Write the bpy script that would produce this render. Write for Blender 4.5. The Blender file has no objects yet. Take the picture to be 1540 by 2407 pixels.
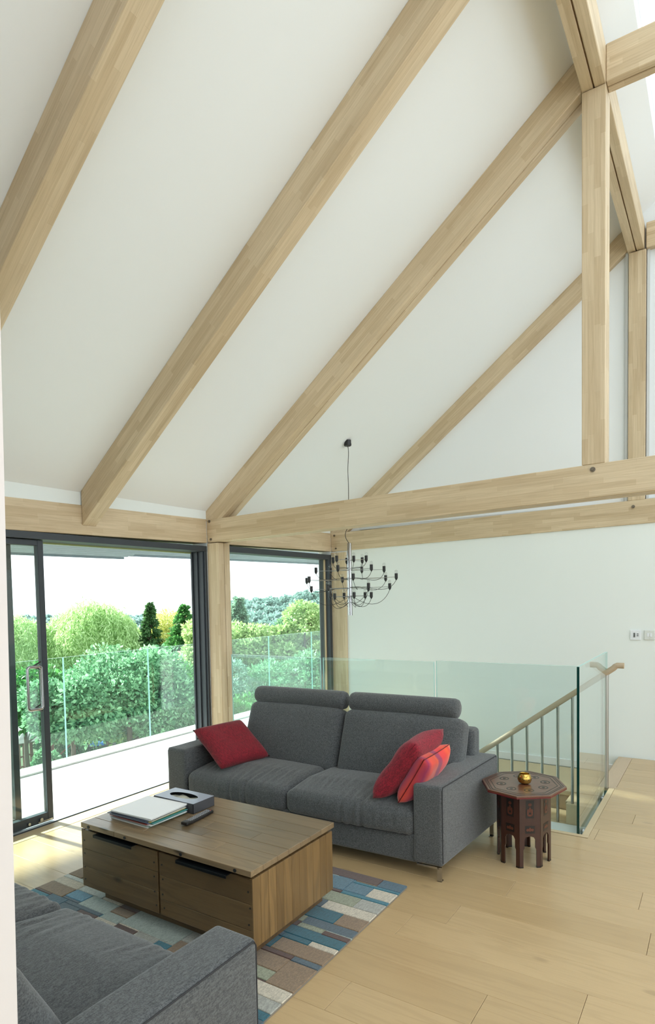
import bpy, bmesh, math, random
import numpy as np
from mathutils import Vector, Matrix, noise
random.seed(7); RNG = np.random.default_rng(5)
sc = bpy.context.scene; COL = sc.collection
PI = math.pi

# ------------------------------------------------------------------ camera
YAW, PIT, ROL, FPX, CX, CY, EYE = -0.6289160, -0.0474901, -0.0234652, 1489.2997, 619.3264, 1481.3817, 1.6
def camera():
    fw = Vector((math.sin(YAW)*math.cos(PIT), math.cos(YAW)*math.cos(PIT), math.sin(PIT)))
    r = Vector((math.cos(YAW), -math.sin(YAW), 0)); u = r.cross(fw)
    r2 = math.cos(ROL)*r + math.sin(ROL)*u; u2 = -math.sin(ROL)*r + math.cos(ROL)*u
    cd = bpy.data.cameras.new('camera'); co = bpy.data.objects.new('camera', cd); COL.objects.link(co)
    m = Matrix((r2, u2, -fw)).transposed().to_4x4(); m.translation = (0, 0, EYE); co.matrix_world = m
    cd.sensor_fit = 'HORIZONTAL'; cd.sensor_width = 36; cd.lens = FPX/1540*36
    cd.shift_x = (770-CX)/1540; cd.shift_y = (CY-1203.5)/1540; cd.clip_start = .05; cd.clip_end = 3000
    sc.camera = co
camera()
# ------------------------------------------------------------------ world, sun, exposure
w = bpy.data.worlds.new('overcast_sky'); sc.world = w; w.use_nodes = True
bg = w.node_tree.nodes['Background']; bg.inputs[0].default_value = (.86, .95, 1.0, 1); bg.inputs[1].default_value = 5.5
sd = bpy.data.lights.new('sun', 'SUN'); sd.energy = 45.0; sd.angle = math.radians(2); sd.color = (1, .98, .94)
so = bpy.data.objects.new('sun', sd); COL.objects.link(so)
so.rotation_euler = Vector((.868, .05, -.49)).to_track_quat('-Z', 'Y').to_euler(); so.location = (-6, -4, 12)
sc.view_settings.view_transform = 'Standard'; sc.view_settings.look = 'None'
sc.view_settings.exposure = -1.0; sc.view_settings.gamma = 1; sc.view_settings.use_curve_mapping = False
try:
    sc.cycles.max_bounces = 10; sc.cycles.diffuse_bounces = 6; sc.cycles.glossy_bounces = 4; sc.cycles.transparent_max_bounces = 24
    sc.cycles.sample_clamp_indirect = 8; sc.cycles.use_denoising = True; sc.cycles.caustics_reflective = False; sc.cycles.caustics_refractive = False
except Exception: pass
def portal(loc, direction, sx, sy):
    d = bpy.data.lights.new('window_portal', 'AREA'); d.shape = 'RECTANGLE'; d.size = sx; d.size_y = sy; d.energy = 1
    d.cycles.is_portal = True
    o = bpy.data.objects.new('window_portal', d); COL.objects.link(o); o.location = loc
    o.rotation_euler = Vector(direction).to_track_quat('-Z', 'Z' if abs(direction[2]) < .9 else 'Y').to_euler()
portal((-4.2, 3.2, 1.05), (1, 0, 0), 2.9, 2.1)
portal((-4.2, 5.9, 1.05), (1, 0, 0), 2.3, 2.1)
portal((-0.02, 1.4, 5.66), (0, 0, -1), .95, 10.9)

# ------------------------------------------------------------------ materials
def newmat(name):
    m = bpy.data.materials.new(name); m.use_nodes = True
    return m, m.node_tree.nodes, m.node_tree.links, m.node_tree.nodes['Principled BSDF']
def pbr(name, col, rough=.5, metal=0, **k):
    m, n, l, p = newmat(name)
    p.inputs['Base Color'].default_value = (*col, 1); p.inputs['Roughness'].default_value = rough; p.inputs['Metallic'].default_value = metal
    for a, b in k.items(): p.inputs[a.replace('_', ' ')].default_value = b
    return m
def mixc(n, l, fac, a, b, mode='MIX'):
    x = n.new('ShaderNodeMix'); x.data_type = 'RGBA'; x.blend_type = mode
    for s, v in ((x.inputs[0], fac), (x.inputs[6], a), (x.inputs[7], b)):
        if isinstance(v, tuple): s.default_value = (*v, 1) if len(v) == 3 else v
        elif isinstance(v, (int, float)): s.default_value = v
        else: l.new(v, s)
    return x.outputs[2]
def mapping(n, l, src, scale=(1, 1, 1), loc=None):
    mp = n.new('ShaderNodeMapping'); mp.inputs['Scale'].default_value = scale; l.new(src, mp.inputs[0])
    if loc is not None: l.new(loc, mp.inputs['Location'])
    return mp.outputs[0]
def noise_tex(n, l, vec, scale, detail=4, rough=.55, dist=0):
    t = n.new('ShaderNodeTexNoise'); t.inputs['Scale'].default_value = scale; t.inputs['Detail'].default_value = detail
    t.inputs['Roughness'].default_value = rough; t.inputs['Distortion'].default_value = dist; l.new(vec, t.inputs['Vector']); return t.outputs['Fac']
def ramp(n, l, fac, stops):
    r = n.new('ShaderNodeValToRGB'); e = r.color_ramp.elements
    e[0].position, e[0].color = stops[0][0], (*stops[0][1], 1); e[1].position, e[1].color = stops[1][0], (*stops[1][1], 1)
    for p_, c in stops[2:]: x = e.new(p_); x.color = (*c, 1)
    l.new(fac, r.inputs[0]); return r.outputs[0]
def math_n(n, l, op, a, b=0.0):
    x = n.new('ShaderNodeMath'); x.operation = op
    for s, v in ((x.inputs[0], a), (x.inputs[1], b)):
        if isinstance(v, (int, float)): s.default_value = v
        else: l.new(v, s)
    return x.outputs[0]
def bump(n, l, p, h, strength, dist=.002):
    b = n.new('ShaderNodeBump'); b.inputs['Strength'].default_value = strength; b.inputs['Distance'].default_value = dist
    l.new(h, b.inputs['Height']); l.new(b.outputs[0], p.inputs['Normal'])

def plaster(name, col, rough=.85):
    m, n, l, p = newmat(name); p.inputs['Roughness'].default_value = rough
    g = n.new('ShaderNodeNewGeometry').outputs['Position']
    f = noise_tex(n, l, g, 1.3, 3)
    l.new(mixc(n, l, f, tuple(c*.975 for c in col), col), p.inputs['Base Color'])
    bump(n, l, p, noise_tex(n, l, g, 160, 3), .05, .001); return m

def glulam(name, base, dark, light):
    """light oak glulam: finger-jointed staves along local X"""
    m, n, l, p = newmat(name); p.inputs['Roughness'].default_value = .55
    tc = n.new('ShaderNodeTexCoord').outputs['Object']; oi = n.new('ShaderNodeObjectInfo').outputs['Random']
    s = n.new('ShaderNodeSeparateXYZ'); l.new(tc, s.inputs[0])
    yz = math_n(n, l, 'ADD', s.outputs[1], s.outputs[2])
    cx = n.new('ShaderNodeCombineXYZ'); l.new(math_n(n, l, 'ADD', s.outputs[0], math_n(n, l, 'MULTIPLY', oi, 9.0)), cx.inputs[0]); l.new(yz, cx.inputs[1])
    b = n.new('ShaderNodeTexBrick'); l.new(cx.outputs[0], b.inputs['Vector'])
    b.inputs['Scale'].default_value = 1; b.inputs['Brick Width'].default_value = .42; b.inputs['Row Height'].default_value = .036
    b.inputs['Mortar Size'].default_value = .0004; b.inputs['Mortar Smooth'].default_value = .2
    b.offset = .37; b.offset_frequency = 2; b.squash = .7; b.squash_frequency = 3
    b.inputs['Color1'].default_value = (*dark, 1); b.inputs['Color2'].default_value = (*light, 1); b.inputs['Mortar'].default_value = (*[c*.82 for c in dark], 1)
    gv = mapping(n, l, cx.outputs[0], (3.0, 90, 1))
    g1 = noise_tex(n, l, gv, 1.0, 6, .65, .6)
    g2 = noise_tex(n, l, mapping(n, l, cx.outputs[0], (1.2, 8, 1)), 1.0, 3)
    c1 = mixc(n, l, .52, b.outputs[0], base)
    c2 = mixc(n, l, ramp(n, l, g1, [(.35, (.80, .78, .75)), (.65, (1.06, 1.06, 1.06))]), (0, 0, 0), c1, 'MULTIPLY')
    mm = n.new('ShaderNodeMix'); mm.data_type = 'RGBA'; mm.blend_type = 'MULTIPLY'; mm.inputs[0].default_value = .45
    l.new(c1, mm.inputs[6]); l.new(ramp(n, l, g1, [(.32, (.62, .58, .52)), (.6, (1, 1, 1))]), mm.inputs[7])
    m2 = n.new('ShaderNodeMix'); m2.data_type = 'RGBA'; m2.blend_type = 'MULTIPLY'; m2.inputs[0].default_value = .35
    l.new(mm.outputs[2], m2.inputs[6]); l.new(ramp(n, l, g2, [(.3, (.72, .68, .62)), (.62, (1, 1, 1))]), m2.inputs[7])
    l.new(m2.outputs[2], p.inputs['Base Color'])
    bump(n, l, p, g1, .12, .001); return m

def plankwood(name, c0, c1, grain, rough=.36, axis=0, knots=.5, coat=0.0, dark=.5, sx=1.0):
    """wide board; hue varies from object to object, grain runs along world axis"""
    m, n, l, p = newmat(name)
    g = n.new('ShaderNodeNewGeometry').outputs['Position']; oi = n.new('ShaderNodeObjectInfo').outputs['Random']
    off = n.new('ShaderNodeCombineXYZ')
    for i in range(3): l.new(math_n(n, l, 'MULTIPLY', oi, (37.0, 17.0, 23.0)[i]), off.inputs[i])
    def sc_(a, b_): v = [b_]*3; v[axis] = a; return tuple(v)
    fine = noise_tex(n, l, mapping(n, l, g, sc_(6*sx, 150*sx), off.outputs[0]), 1, 5, .6)
    v2 = mapping(n, l, g, sc_(1.1*sx, 9*sx), off.outputs[0])
    big = noise_tex(n, l, v2, 1, 2, .5, .4)
    ring = math_n(n, l, 'SINE', math_n(n, l, 'MULTIPLY', big, 34.0))
    ringr = ramp(n, l, ring, [(.25, (0, 0, 0)), (1.0, (1, 1, 1))])
    base = mixc(n, l, oi, c0, c1)
    x = mixc(n, l, math_n(n, l, 'MULTIPLY', ringr, grain), base, tuple(c*dark for c in c0))
    y = mixc(n, l, math_n(n, l, 'MULTIPLY', ramp(n, l, fine, [(.45, (0, 0, 0)), (.75, (1, 1, 1))]), grain*1.2), x, tuple(c*dark for c in c0))
    soft = noise_tex(n, l, mapping(n, l, g, sc_(1.5, 5), off.outputs[0]), 1, 2)
    z = mixc(n, l, math_n(n, l, 'MULTIPLY', soft, .5), y, tuple(min(1, c*1.12) for c in c1))
    if knots:
        vo = n.new('ShaderNodeTexVoronoi'); vo.inputs['Scale'].default_value = 1; l.new(mapping(n, l, g, sc_(2.2*sx, 5.0*sx), off.outputs[0]), vo.inputs['Vector'])
        kf = ramp(n, l, vo.outputs['Distance'], [(.06, (1, 1, 1)), (.11, (0, 0, 0))])
        z = mixc(n, l, math_n(n, l, 'MULTIPLY', kf, knots), z, tuple(c*.25 for c in c0))
    l.new(z, p.inputs['Base Color']); p.inputs['Roughness'].default_value = rough
    if coat: p.inputs['Coat Weight'].default_value = coat; p.inputs['Coat Roughness'].default_value = .22
    bump(n, l, p, fine, .08, .001); return m

def fabric(name, ca, cb, scale=420, bs=.5, sheen=.25, stripe=None):
    m, n, l, p = newmat(name); p.inputs['Roughness'].default_value = .92
    tc = n.new('ShaderNodeTexCoord').outputs['Object']
    f = noise_tex(n, l, tc, scale, 2, .7); f2 = noise_tex(n, l, mapping(n, l, tc, (1, .25, 1)), scale*.8, 2, .7)
    f3 = noise_tex(n, l, tc, 6, 3)
    mx = math_n(n, l, 'MULTIPLY', math_n(n, l, 'ADD', f, f2), .5)
    c = mixc(n, l, ramp(n, l, mx, [(.40, (0, 0, 0)), (.60, (1, 1, 1))]), ca, cb)
    if stripe: c = stripe(n, l, tc, c)
    c = mixc(n, l, math_n(n, l, 'MULTIPLY', f3, .25), c, tuple(v*.7 for v in ca))
    l.new(c, p.inputs['Base Color']); p.inputs['Sheen Weight'].default_value = sheen; p.inputs['Sheen Roughness'].default_value = .5
    bump(n, l, p, mx, bs, .002); return m

def pane(name, tint, refl=1.0):
    """clear sheet glass: tinted transmission plus Fresnel reflection"""
    m = bpy.data.materials.new(name); m.use_nodes = True; n, l = m.node_tree.nodes, m.node_tree.links; n.clear()
    out = n.new('ShaderNodeOutputMaterial'); mx = n.new('ShaderNodeMixShader'); fr = n.new('ShaderNodeFresnel')
    gm = n.new('ShaderNodeNewGeometry'); l.new(math_n(n, l, 'SUBTRACT', 1.45, math_n(n, l, 'MULTIPLY', gm.outputs['Backfacing'], 1.45-1/1.45)), fr.inputs[0])
    t = n.new('ShaderNodeBsdfTransparent'); t.inputs[0].default_value = (*tint, 1); g = n.new('ShaderNodeBsdfGlossy'); g.inputs['Roughness'].default_value = .01
    g.inputs[0].default_value = (refl, refl, refl, 1)
    l.new(fr.outputs[0], mx.inputs[0]); l.new(t.outputs[0], mx.inputs[1]); l.new(g.outputs[0], mx.inputs[2]); l.new(mx.outputs[0], out.inputs[0]); return m

def foliage(name, dark, light, haze=0):
    m, n, l, p = newmat(name); p.inputs['Roughness'].default_value = .6
    a = n.new('ShaderNodeAttribute'); a.attribute_name = 'leaf_tint'
    c = mixc(n, l, a.outputs['Fac'], dark, light); l.new(c, p.inputs['Base Color'])
    tr = n.new('ShaderNodeBsdfTranslucent'); l.new(c, tr.inputs[0]); mx = n.new('ShaderNodeMixShader'); mx.inputs[0].default_value = .35
    l.new(p.outputs[0], mx.inputs[1]); l.new(tr.outputs[0], mx.inputs[2]); l.new(mx.outputs[0], n['Material Output'].inputs[0]); return m

M = {}
M['ceiling'] = plaster('ceiling_paint', (.81, .835, .85)); M['wall'] = plaster('wall_paint', (.765, .805, .79)); M['pier'] = plaster('pier_paint', (.66, .61, .60))
M['oak'] = glulam('oak_glulam', (.60, .475, .31), (.48, .36, .22), (.71, .59, .42))
M['floor'] = plankwood('oak_floorboard', (.42, .29, .145), (.52, .37, .20), .26, .36, 0, .25, .25, .74)
M['oakplain'] = plankwood('oak_trim', (.52, .40, .24), (.56, .44, .27), .15, .45, 1, 0, 0, .8)
M['nosing'] = plankwood('oak_nosing', (.46, .35, .24), (.50, .39, .27), .2, .5, 1, 0, 0, .8)
M['frame'] = pbr('anthracite_frame', (.030, .038, .047), .45)
M['frame2'] = pbr('anthracite_dark', (.012, .014, .016), .5)
M['chrome'] = pbr('chrome', (.42, .42, .43), .18, 1); M['steeld'] = pbr('satin_steel', (.38, .37, .34), .3, 1); M['steel'] = pbr('brushed_steel', (.55, .55, .53), .28, 1); M['black'] = pbr('black_plastic', (.008, .008, .009), .4)
M['bolt'] = pbr('dull_bolt', (.20, .17, .13), .5, .7)
M['white'] = pbr('white_satin', (.8, .8, .8), .5); M['alu'] = pbr('pale_aluminium', (.60, .62, .63), .45, .3); M['whiteplastic'] = pbr('white_plastic', (.74, .76, .80), .35); M['greyplastic'] = pbr('cream_plastic', (.66, .68, .65), .4)
M['glass'] = pane('window_glass', (.94, .985, .965)); M['rail'] = pane('balustrade_glass', (.91, .962, .952)); M['railout'] = pane('balcony_glass', (.90, .985, .975), .7)
M['edge'] = pbr('glass_edge_dark', (.0, .035, .030), .15); M['edgel'] = pbr('glass_edge_pale', (.42, .70, .66), .2)
M['deck'] = plaster('deck_stone', (.72, .71, .68), .7)
M['canopy'] = pbr('canopy_metal', (.15, .185, .20), .5, .1)
M['fabric'] = fabric('charcoal_weave', (.036, .039, .042), (.118, .124, .128), 230, .6)
M['fabricd'] = pbr('seam_piping', (.03, .03, .033), .9)
M['red'] = fabric('crimson_knit', (.13, .003, .012), (.33, .010, .028), 150, .9, .12)
M['redd'] = fabric('deep_red_knit', (.11, .002, .008), (.26, .006, .018), 190, .8, .1)
def stripe_fn(n, l, tc, c):
    s = n.new('ShaderNodeSeparateXYZ'); l.new(tc, s.inputs[0])
    nz = noise_tex(n, l, tc, 5, 2)
    v = math_n(n, l, 'ADD', math_n(n, l, 'MULTIPLY', s.outputs[0], 2.75), math_n(n, l, 'ADD', math_n(n, l, 'MULTIPLY', nz, .10), .46))
    r = ramp(n, l, v, [(0, (.65, .07, .02)), (.08, (.20, .012, .10)), (.17, (.75, .05, .02)), (.33, (.62, .06, .02)), (.38, (.70, .09, .02)), (.43, (.20, .015, .09)), (.53, (.24, .02, .10)), (.57, (.75, .02, .03)), (.72, (.80, .025, .02)), (.84, (.90, .10, .01)), (.93, (.85, .03, .02)), (1.0, (.95, .14, .01))])
    return mixc(n, l, .85, c, r)
M['orange'] = fabric('striped_silk', (.5, .02, .02), (.7, .04, .03), 300, .15, .3, stripe_fn)
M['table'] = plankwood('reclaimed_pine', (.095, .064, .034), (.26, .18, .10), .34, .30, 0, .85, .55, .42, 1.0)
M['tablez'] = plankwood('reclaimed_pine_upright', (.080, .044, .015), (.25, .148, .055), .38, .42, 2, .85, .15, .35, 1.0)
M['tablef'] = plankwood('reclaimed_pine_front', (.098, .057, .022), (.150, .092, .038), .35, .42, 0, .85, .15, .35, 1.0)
M['tabled'] = plankwood('dark_pine', (.10, .058, .025), (.13, .075, .034), .5, .5, 0, .6, 0, .4)
M['ironplate'] = pbr('blackened_steel', (.022, .026, .032), .32, .8)
M['lacq'] = plankwood('lacquered_wood', (.032, .008, .005), (.046, .013, .007), .35, .38, 2, 0, .25, .5, 2)
M['lacqtop'] = plankwood('lacquered_top', (.115, .040, .020), (.13, .048, .024), .35, .33, 0, 0, .3, .55, 3)
M['lacqd'] = pbr('dark_inlay', (.008, .006, .005), .4); M['lacqr'] = pbr('red_rim', (.13, .008, .012), .35); M['lacqo'] = pbr('orange_inlay', (.10, .026, .013), .4)
M['brass'] = pbr('old_brass', (.55, .36, .09), .22, 1)
M['paper'] = pbr('white_paper', (.82, .82, .80), .5); M['tissue'] = pbr('tissue_lid_sky_sheen', (.36, .39, .47), .28, 0, Coat_Weight=.6); M['tissued'] = pbr('tissue_box_side', (.055, .057, .065), .4); M['tissuei'] = pbr('tissue_inner', (.55, .54, .45), .9)  # tissue lid lightened and blued: sky reflection put into its colour
M['bulb'] = pane('clear_bulb', (.9, .9, .9)); M['skyglass'] = pane('rooflight_glass', (.97, .99, .98))
def flat(name, c, r=.5): return pbr(name, c, r)

# ------------------------------------------------------------------ mesh builder
class MB:
    def __init__(s): s.v = []; s.f = []; s.m = []
    def add(s, vs, fs, mi=0):
        o = len(s.v); s.v += [tuple(v) for v in vs]; s.f += [tuple(i+o for i in f) for f in fs]; s.m += [mi]*len(fs); return s
    def box(s, x0, x1, y0, y1, z0, z1, mi=0, mside=None):
        vs = [(x, y, z) for z in (z0, z1) for y in (y0, y1) for x in (x0, x1)]
        return s.hexa(vs, mi)
    def hexa(s, vs, mi=0):
        return s.add(vs, [(0, 2, 3, 1), (4, 5, 7, 6), (0, 1, 5, 4), (2, 6, 7, 3), (0, 4, 6, 2), (1, 3, 7, 5)], mi)
    def prism(s, poly, ax, a0, a1, mi=0):
        """poly: 2D points in the two other axes (cyclic order), extruded along ax"""
        n = len(poly)
        def pt(p, a):
            return {0: (a, p[0], p[1]), 1: (p[0], a, p[1]), 2: (p[0], p[1], a)}[ax]
        vs = [pt(p, a0) for p in poly] + [pt(p, a1) for p in poly]
        fs = [tuple(range(n)), tuple(range(2*n-1, n-1, -1))] + [(i, i+n, (i+1) % n+n, (i+1) % n) for i in range(n)]
        return s.add(vs, fs, mi)
    def tube(s, pts, r, n=8, mi=0, cap=True, rs=None, closed=False):
        pts = [Vector(p) for p in pts]; vs = []; fs = []; k = len(pts)
        up = Vector((0, 0, 1)); prev = None
        for i, p in enumerate(pts):
            if closed: d = pts[(i+1) % k]-pts[i-1]
            else: d = (pts[min(i+1, k-1)]-pts[max(i-1, 0)])
            d.normalize()
            a = (prev - d*prev.dot(d)) if prev is not None else (up.cross(d) if abs(d.z) < .95 else Vector((1, 0, 0)) - d*d.x)
            a.normalize(); b = d.cross(a); prev = a
            rr = rs[i] if rs else r
            for j in range(n):
                t = 2*PI*j/n; vs.append(p + a*math.cos(t)*rr + b*math.sin(t)*rr)
        for i in range(k if closed else k-1):
            for j in range(n):
                i2 = (i+1) % k
                fs.append((i*n+j, i*n+(j+1) % n, i2*n+(j+1) % n, i2*n+j))
        if cap and not closed: fs += [tuple(range(n-1, -1, -1)), tuple((k-1)*n+j for j in range(n))]
        return s.add(vs, fs, mi)
    def lathe(s, prof, c=(0, 0, 0), n=24, mi=0):
        vs = []; fs = []; k = len(prof)
        for r, z in prof:
            for j in range(n): t = 2*PI*j/n; vs.append((c[0]+r*math.cos(t), c[1]+r*math.sin(t), c[2]+z))
        for i in range(k-1):
            for j in range(n): fs.append((i*n+j, i*n+(j+1) % n, (i+1)*n+(j+1) % n, (i+1)*n+j))
        return s.add(vs, fs, mi)
    def xf(s, fn): s.v = [tuple(fn(*v)) for v in s.v]; return s

WM = {}
def obj(name, mb, mats, parent=None, bev=0, smooth=False, kind=None, segs=1, loc=None, rot=None, label=None):
    me = bpy.data.meshes.new(name)
    me.from_pydata(mb.v, [], mb.f)
    if not isinstance(mats, (list, tuple)): mats = [mats]
    for m in mats: me.materials.append(m)
    me.polygons.foreach_set('material_index', mb.m)
    bm = bmesh.new(); bm.from_mesh(me)
    bmesh.ops.recalc_face_normals(bm, faces=bm.faces)
    if bev:
        bmesh.ops.bevel(bm, geom=[e for e in bm.edges if e.calc_face_angle(0) > .5], offset=bev, segments=segs, affect='EDGES', profile=.5)
    bm.to_mesh(me); bm.free()
    if smooth:
        me.polygons.foreach_set('use_smooth', [True]*len(me.polygons))
        try: me.set_sharp_from_angle(angle=.7)
        except Exception: pass
    o = bpy.data.objects.new(name, me); COL.objects.link(o)
    mw = Matrix.Identity(4)
    if rot is not None: mw = rot.to_4x4() if len(rot) == 3 and isinstance(rot, Matrix) else rot
    if loc is not None: mw = Matrix.Translation(loc) @ mw
    o.matrix_basis = mw; WM[o.name] = mw
    if parent is not None: o.parent = parent; o.matrix_parent_inverse = WM[parent.name].inverted()
    if kind: o['kind'] = kind
    if label: o['label'] = label
    return o
def tag(o, label, cat, group=None):
    o['label'] = label; o['category'] = cat
    if group: o['group'] = group
    return o
def thing(name, label, cat, loc=(0, 0, 0), group=None):
    o = bpy.data.objects.new(name, None); COL.objects.link(o); o.location = loc; o.empty_display_size = .1
    WM[o.name] = Matrix.Translation(loc); return tag(o, label, cat, group)
def struct(name, mb, mats, parent=None, **k): return obj(name, mb, mats, parent, kind='structure' if parent is None else None, **k)
def bx(*a, mi=0): return MB().box(*a, mi=mi)

# ------------------------------------------------------------------ room shell
GX = -3.98; SL = .787; CZ0 = 2.465
def cz(x): return CZ0 + SL*(x-GX)
XR = .9                       # ridge
YB0, YB1 = -4.2, 6.965        # room depth
RX = 5.78
# floor
fb = MB(); fb.box(-3.84, RX, YB0, 4.515, -.22, -.022); fb.box(-.70, RX, 4.515, YB1, -.22, -.022)
floor = struct('floor', fb, M['white'])
joints = {2.28: -.752, 2.50: -.425, 2.7225: -1.251, 2.945: -1.086, 3.168: -.262, 3.39: -.925, 3.612: -.334}
rows = [2.945 + .2223*k for k in range(-32, 19)]
def plank(x0, x1, y0, y1):
    if x1-x0 < .03 or y1-y0 < .02: return
    obj('floorboard', bx(x0+.0007, x1-.0007, y0+.0006, y1-.0006, -.02, 0), M['floor'], floor, bev=.0012)
for y in rows:
    y0, y1 = max(y, YB0), min(y+.2223, YB1-.001)
    if y1 <= y0: continue
    key = [j for j in joints if abs(j-y) < .06]
    x = joints[key[0]] if key else random.uniform(-1.6, .2)
    xs = [x]; L = 2.2
    while xs[0] > -3.84: xs.insert(0, xs[0]-random.uniform(1.7, 2.3))
    while xs[-1] < RX: xs.append(xs[-1]+random.uniform(1.1 if key else 1.7, 2.3))
    for a, b in zip(xs, xs[1:]):
        a, b = max(a, -3.84), min(b, RX)
        if b-a < .03: continue
        if y1 <= 4.515: plank(a, b, y0, y1)
        elif y0 < 4.515:
            plank(a, min(b, -.705), y0, 4.515); plank(max(a, -.705), b, y0, y1)
        else: plank(max(a, -.697 if y0 > 5.7 else -.705), b, y0, y1)
# threshold and door track
obj('threshold_board', bx(-3.975, -3.843, -2.0, 4.6, -.03, .001), M['oakplain'], floor, bev=.001)
# well trims
obj('edge_trim', bx(-3.70, -.704, 4.516, 4.556, -.03, .001), M['oakplain'], floor, bev=.001)
obj('edge_trim', bx(-.746, -.706, 4.5565, 5.785, -.03, .001), M['oakplain'], floor, bev=.001)
obj('stair_nosing', bx(-.815, -.699, 5.788, 6.94, -.03, .001), M['nosing'], floor, bev=.003)
fa = MB(); fa.box(-3.7, -.73, 4.53, 4.556, -.32, -.031); fa.box(-.742, -.715, 4.557, 5.785, -.32, -.031)
obj('white_fascia', fa, M['white'], floor)

# end wall (back) below and the gable panel above, a shadow gap between
wb = MB(); wb.box(-3.98, RX, 6.965, 7.20, -2.9, 2.30)
wall_back = struct('wall_back', wb, M['wall'])
gp = MB(); gp.prism([(-3.9, 2.30), (RX, 2.30), (RX, 2.5), (XR, cz(XR)+.25), (-3.9, cz(-3.9)+.25)], 1, 7.02, 7.2)
obj('gable_panel', gp, M['ceiling'], wall_back)
b = MB()
b.box(-3.6, -.765, 6.98, 7.02, 2.425, 2.455); b.box(-.775, -.752, 6.985, 7.02, 2.455, 4.85); b.box(-.60, -.578, 6.985, 7.02, 2.455, 4.85); b.box(-.59, 2.4, 6.98, 7.02, 2.44, 2.47)
obj('shadow_bead', b, M['alu'], wall_back)
obj('skirting', bx(-3.7, -.83, 6.952, 6.966, -.165, -.09), M['white'], wall_back, bev=.002)
# partition pier beside the camera (its end face shows at the left edge)
pv = [(-4.1, .45, 0), (-.915, .45, 0), (-4.1, .55, 0), (-.929, .55, 0), (-4.1, .45, 5.2), (-.752, .45, 5.2), (-4.1, .55, 5.2), (-.767, .55, 5.2)]
struct('wall_front', MB().hexa([pv[i] for i in (0, 1, 2, 3, 4, 5, 6, 7)]), M['pier'])
# left header above lintel, and solid piece of the left wall
wl = MB(); wl.box(-4.18, -4.02, YB0, 6.96, 2.30, 2.50); wl.box(-4.02, -3.99, YB0, 6.96, 2.34, 2.56)
wl.box(-4.18, -3.99, YB0, .45, -.2, 2.3)
wl.box(-4.165, -3.984, 4.594, 4.769, -.2, 2.36); wl.box(-4.165, -3.984, 6.95, 7.2, -.2, 2.36); wl.box(-4.18, -3.85, 7.125, 7.2, -.5, 2.5)
struct('wall_left', wl, M['wall'])
# right wall with tall openings, rear wall with openings
wr = MB()
for a, c in ((YB0, -3.6), (-1.0, -.4), (2.2, 2.8), (5.4, 7.2)): wr.box(RX, RX+.2, a, c, 0, 2.5)
wr.box(RX, RX+.2, YB0, 7.2, 2.25, 2.55)
struct('wall_right', wr, M['wall'])
wn = MB(); wn.box(-3.98, -2.6, YB0-.2, YB0, 0, 2.6); wn.box(1.0, 1.6, YB0-.2, YB0, 0, 2.6); wn.box(5.0, RX, YB0-.2, YB0, 0, 2.6); 
wn.prism([(-3.98, 2.3), (RX, 2.3), (RX, 2.5), (XR, cz(XR)+.25), (-3.98, 2.5)], 1, YB0-.2, YB0)
struct('wall_near', wn, M['wall'])
# ceiling slopes with the continuous rooflight
def slope(x0, x1, y0, y1, mirror=False, t=.22):
    f = (lambda x: 2*XR-x) if mirror else (lambda x: x)
    return [(f(x), y, cz(x)+dz) for dz in (0, t) for y in (y0, y1) for x in (x0, x1)]
cl = MB()
RL0, RL1 = -.48, .46
for mir in (False, True):
    lo = -2.3 if mir else RL0  # unseen right-slope opening, widened to throw more daylight on the ceiling and gable
    cl.hexa(slope(-4.25, lo, YB0-.2, 7.2, mir)); cl.hexa(slope(RL1, XR+.0, YB0-.2, 7.2, mir))
    for a, c in ((YB0-.2, YB0+.1), (6.75, 7.2)): cl.hexa(slope(lo, RL1, a, c, mir))
ceil = struct('ceiling', cl, M['ceiling'])
rf = MB()
for yy in (-1.2, .5, 1.9, 3.3, 4.72): rf.hexa([(x, y, cz(x)+.13+dz) for dz in (0, .07) for y in (yy-.03, yy+.03) for x in (RL0, RL1)])
win = struct('window_3', MB().hexa([(x, y, cz(x)+.15+dz) for dz in (0, .012) for y in (YB0, 6.8) for x in (RL0, RL1)]), M['skyglass'])
obj('glazing_bar', rf, M['white'], win)

# ------------------------------------------------------------------ timber frame
def beam(name, p0, p1, wdt, hgt, label=None, cat='beam', group=None, mat=None, up=(0, 0, 1), bev=.004, groove=None, parent=None, cut0=None, cut1=None):
    """box from p0 to p1 (axis of its near top... centre line), local X along the length; groove splits it into two leaves"""
    p0, p1 = Vector(p0), Vector(p1); x = (p1-p0); L = x.length; x.normalize(); y = Vector(up).cross(x).normalized(); z = x.cross(y)
    mb = MB()
    def seg(y0, y1, z0=-hgt/2, z1=hgt/2):
        vs = []
        for zz in (z0, z1):
            for yy in (y0, y1):
                a, c = 0.0, L
                if cut0 is not None: a = cut0*zz
                if cut1 is not None: c = L + cut1*zz
                vs += [(a, yy, zz), (c, yy, zz)]
        mb.hexa(vs)
    if groove:
        seg(-wdt/2, -groove/2); seg(groove/2, wdt/2); seg(-groove/2, groove/2, -hgt/2+.018, hgt/2-.018)
    else: seg(-wdt/2, wdt/2)
    rot = Matrix((x, y, z)).transposed()
    o = obj(name, mb, mat or M['oak'], parent, bev=bev, loc=p0, rot=rot)
    if label: tag(o, label, cat, group)
    return o
def bolt(parent, p, d, r=.013):
    p = Vector(p); d = Vector(d).normalized()
    obj('bolt', MB().tube([p, p+d*.008], r, 10).tube([p, p+d*.016], r*.55, 6), M['bolt'], parent)
T2, T3 = 4.595, 6.95; TD = .171
th = math.atan(SL)
def lintel_z(y): return 2.349 + .0143*(y-2.5)
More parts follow.
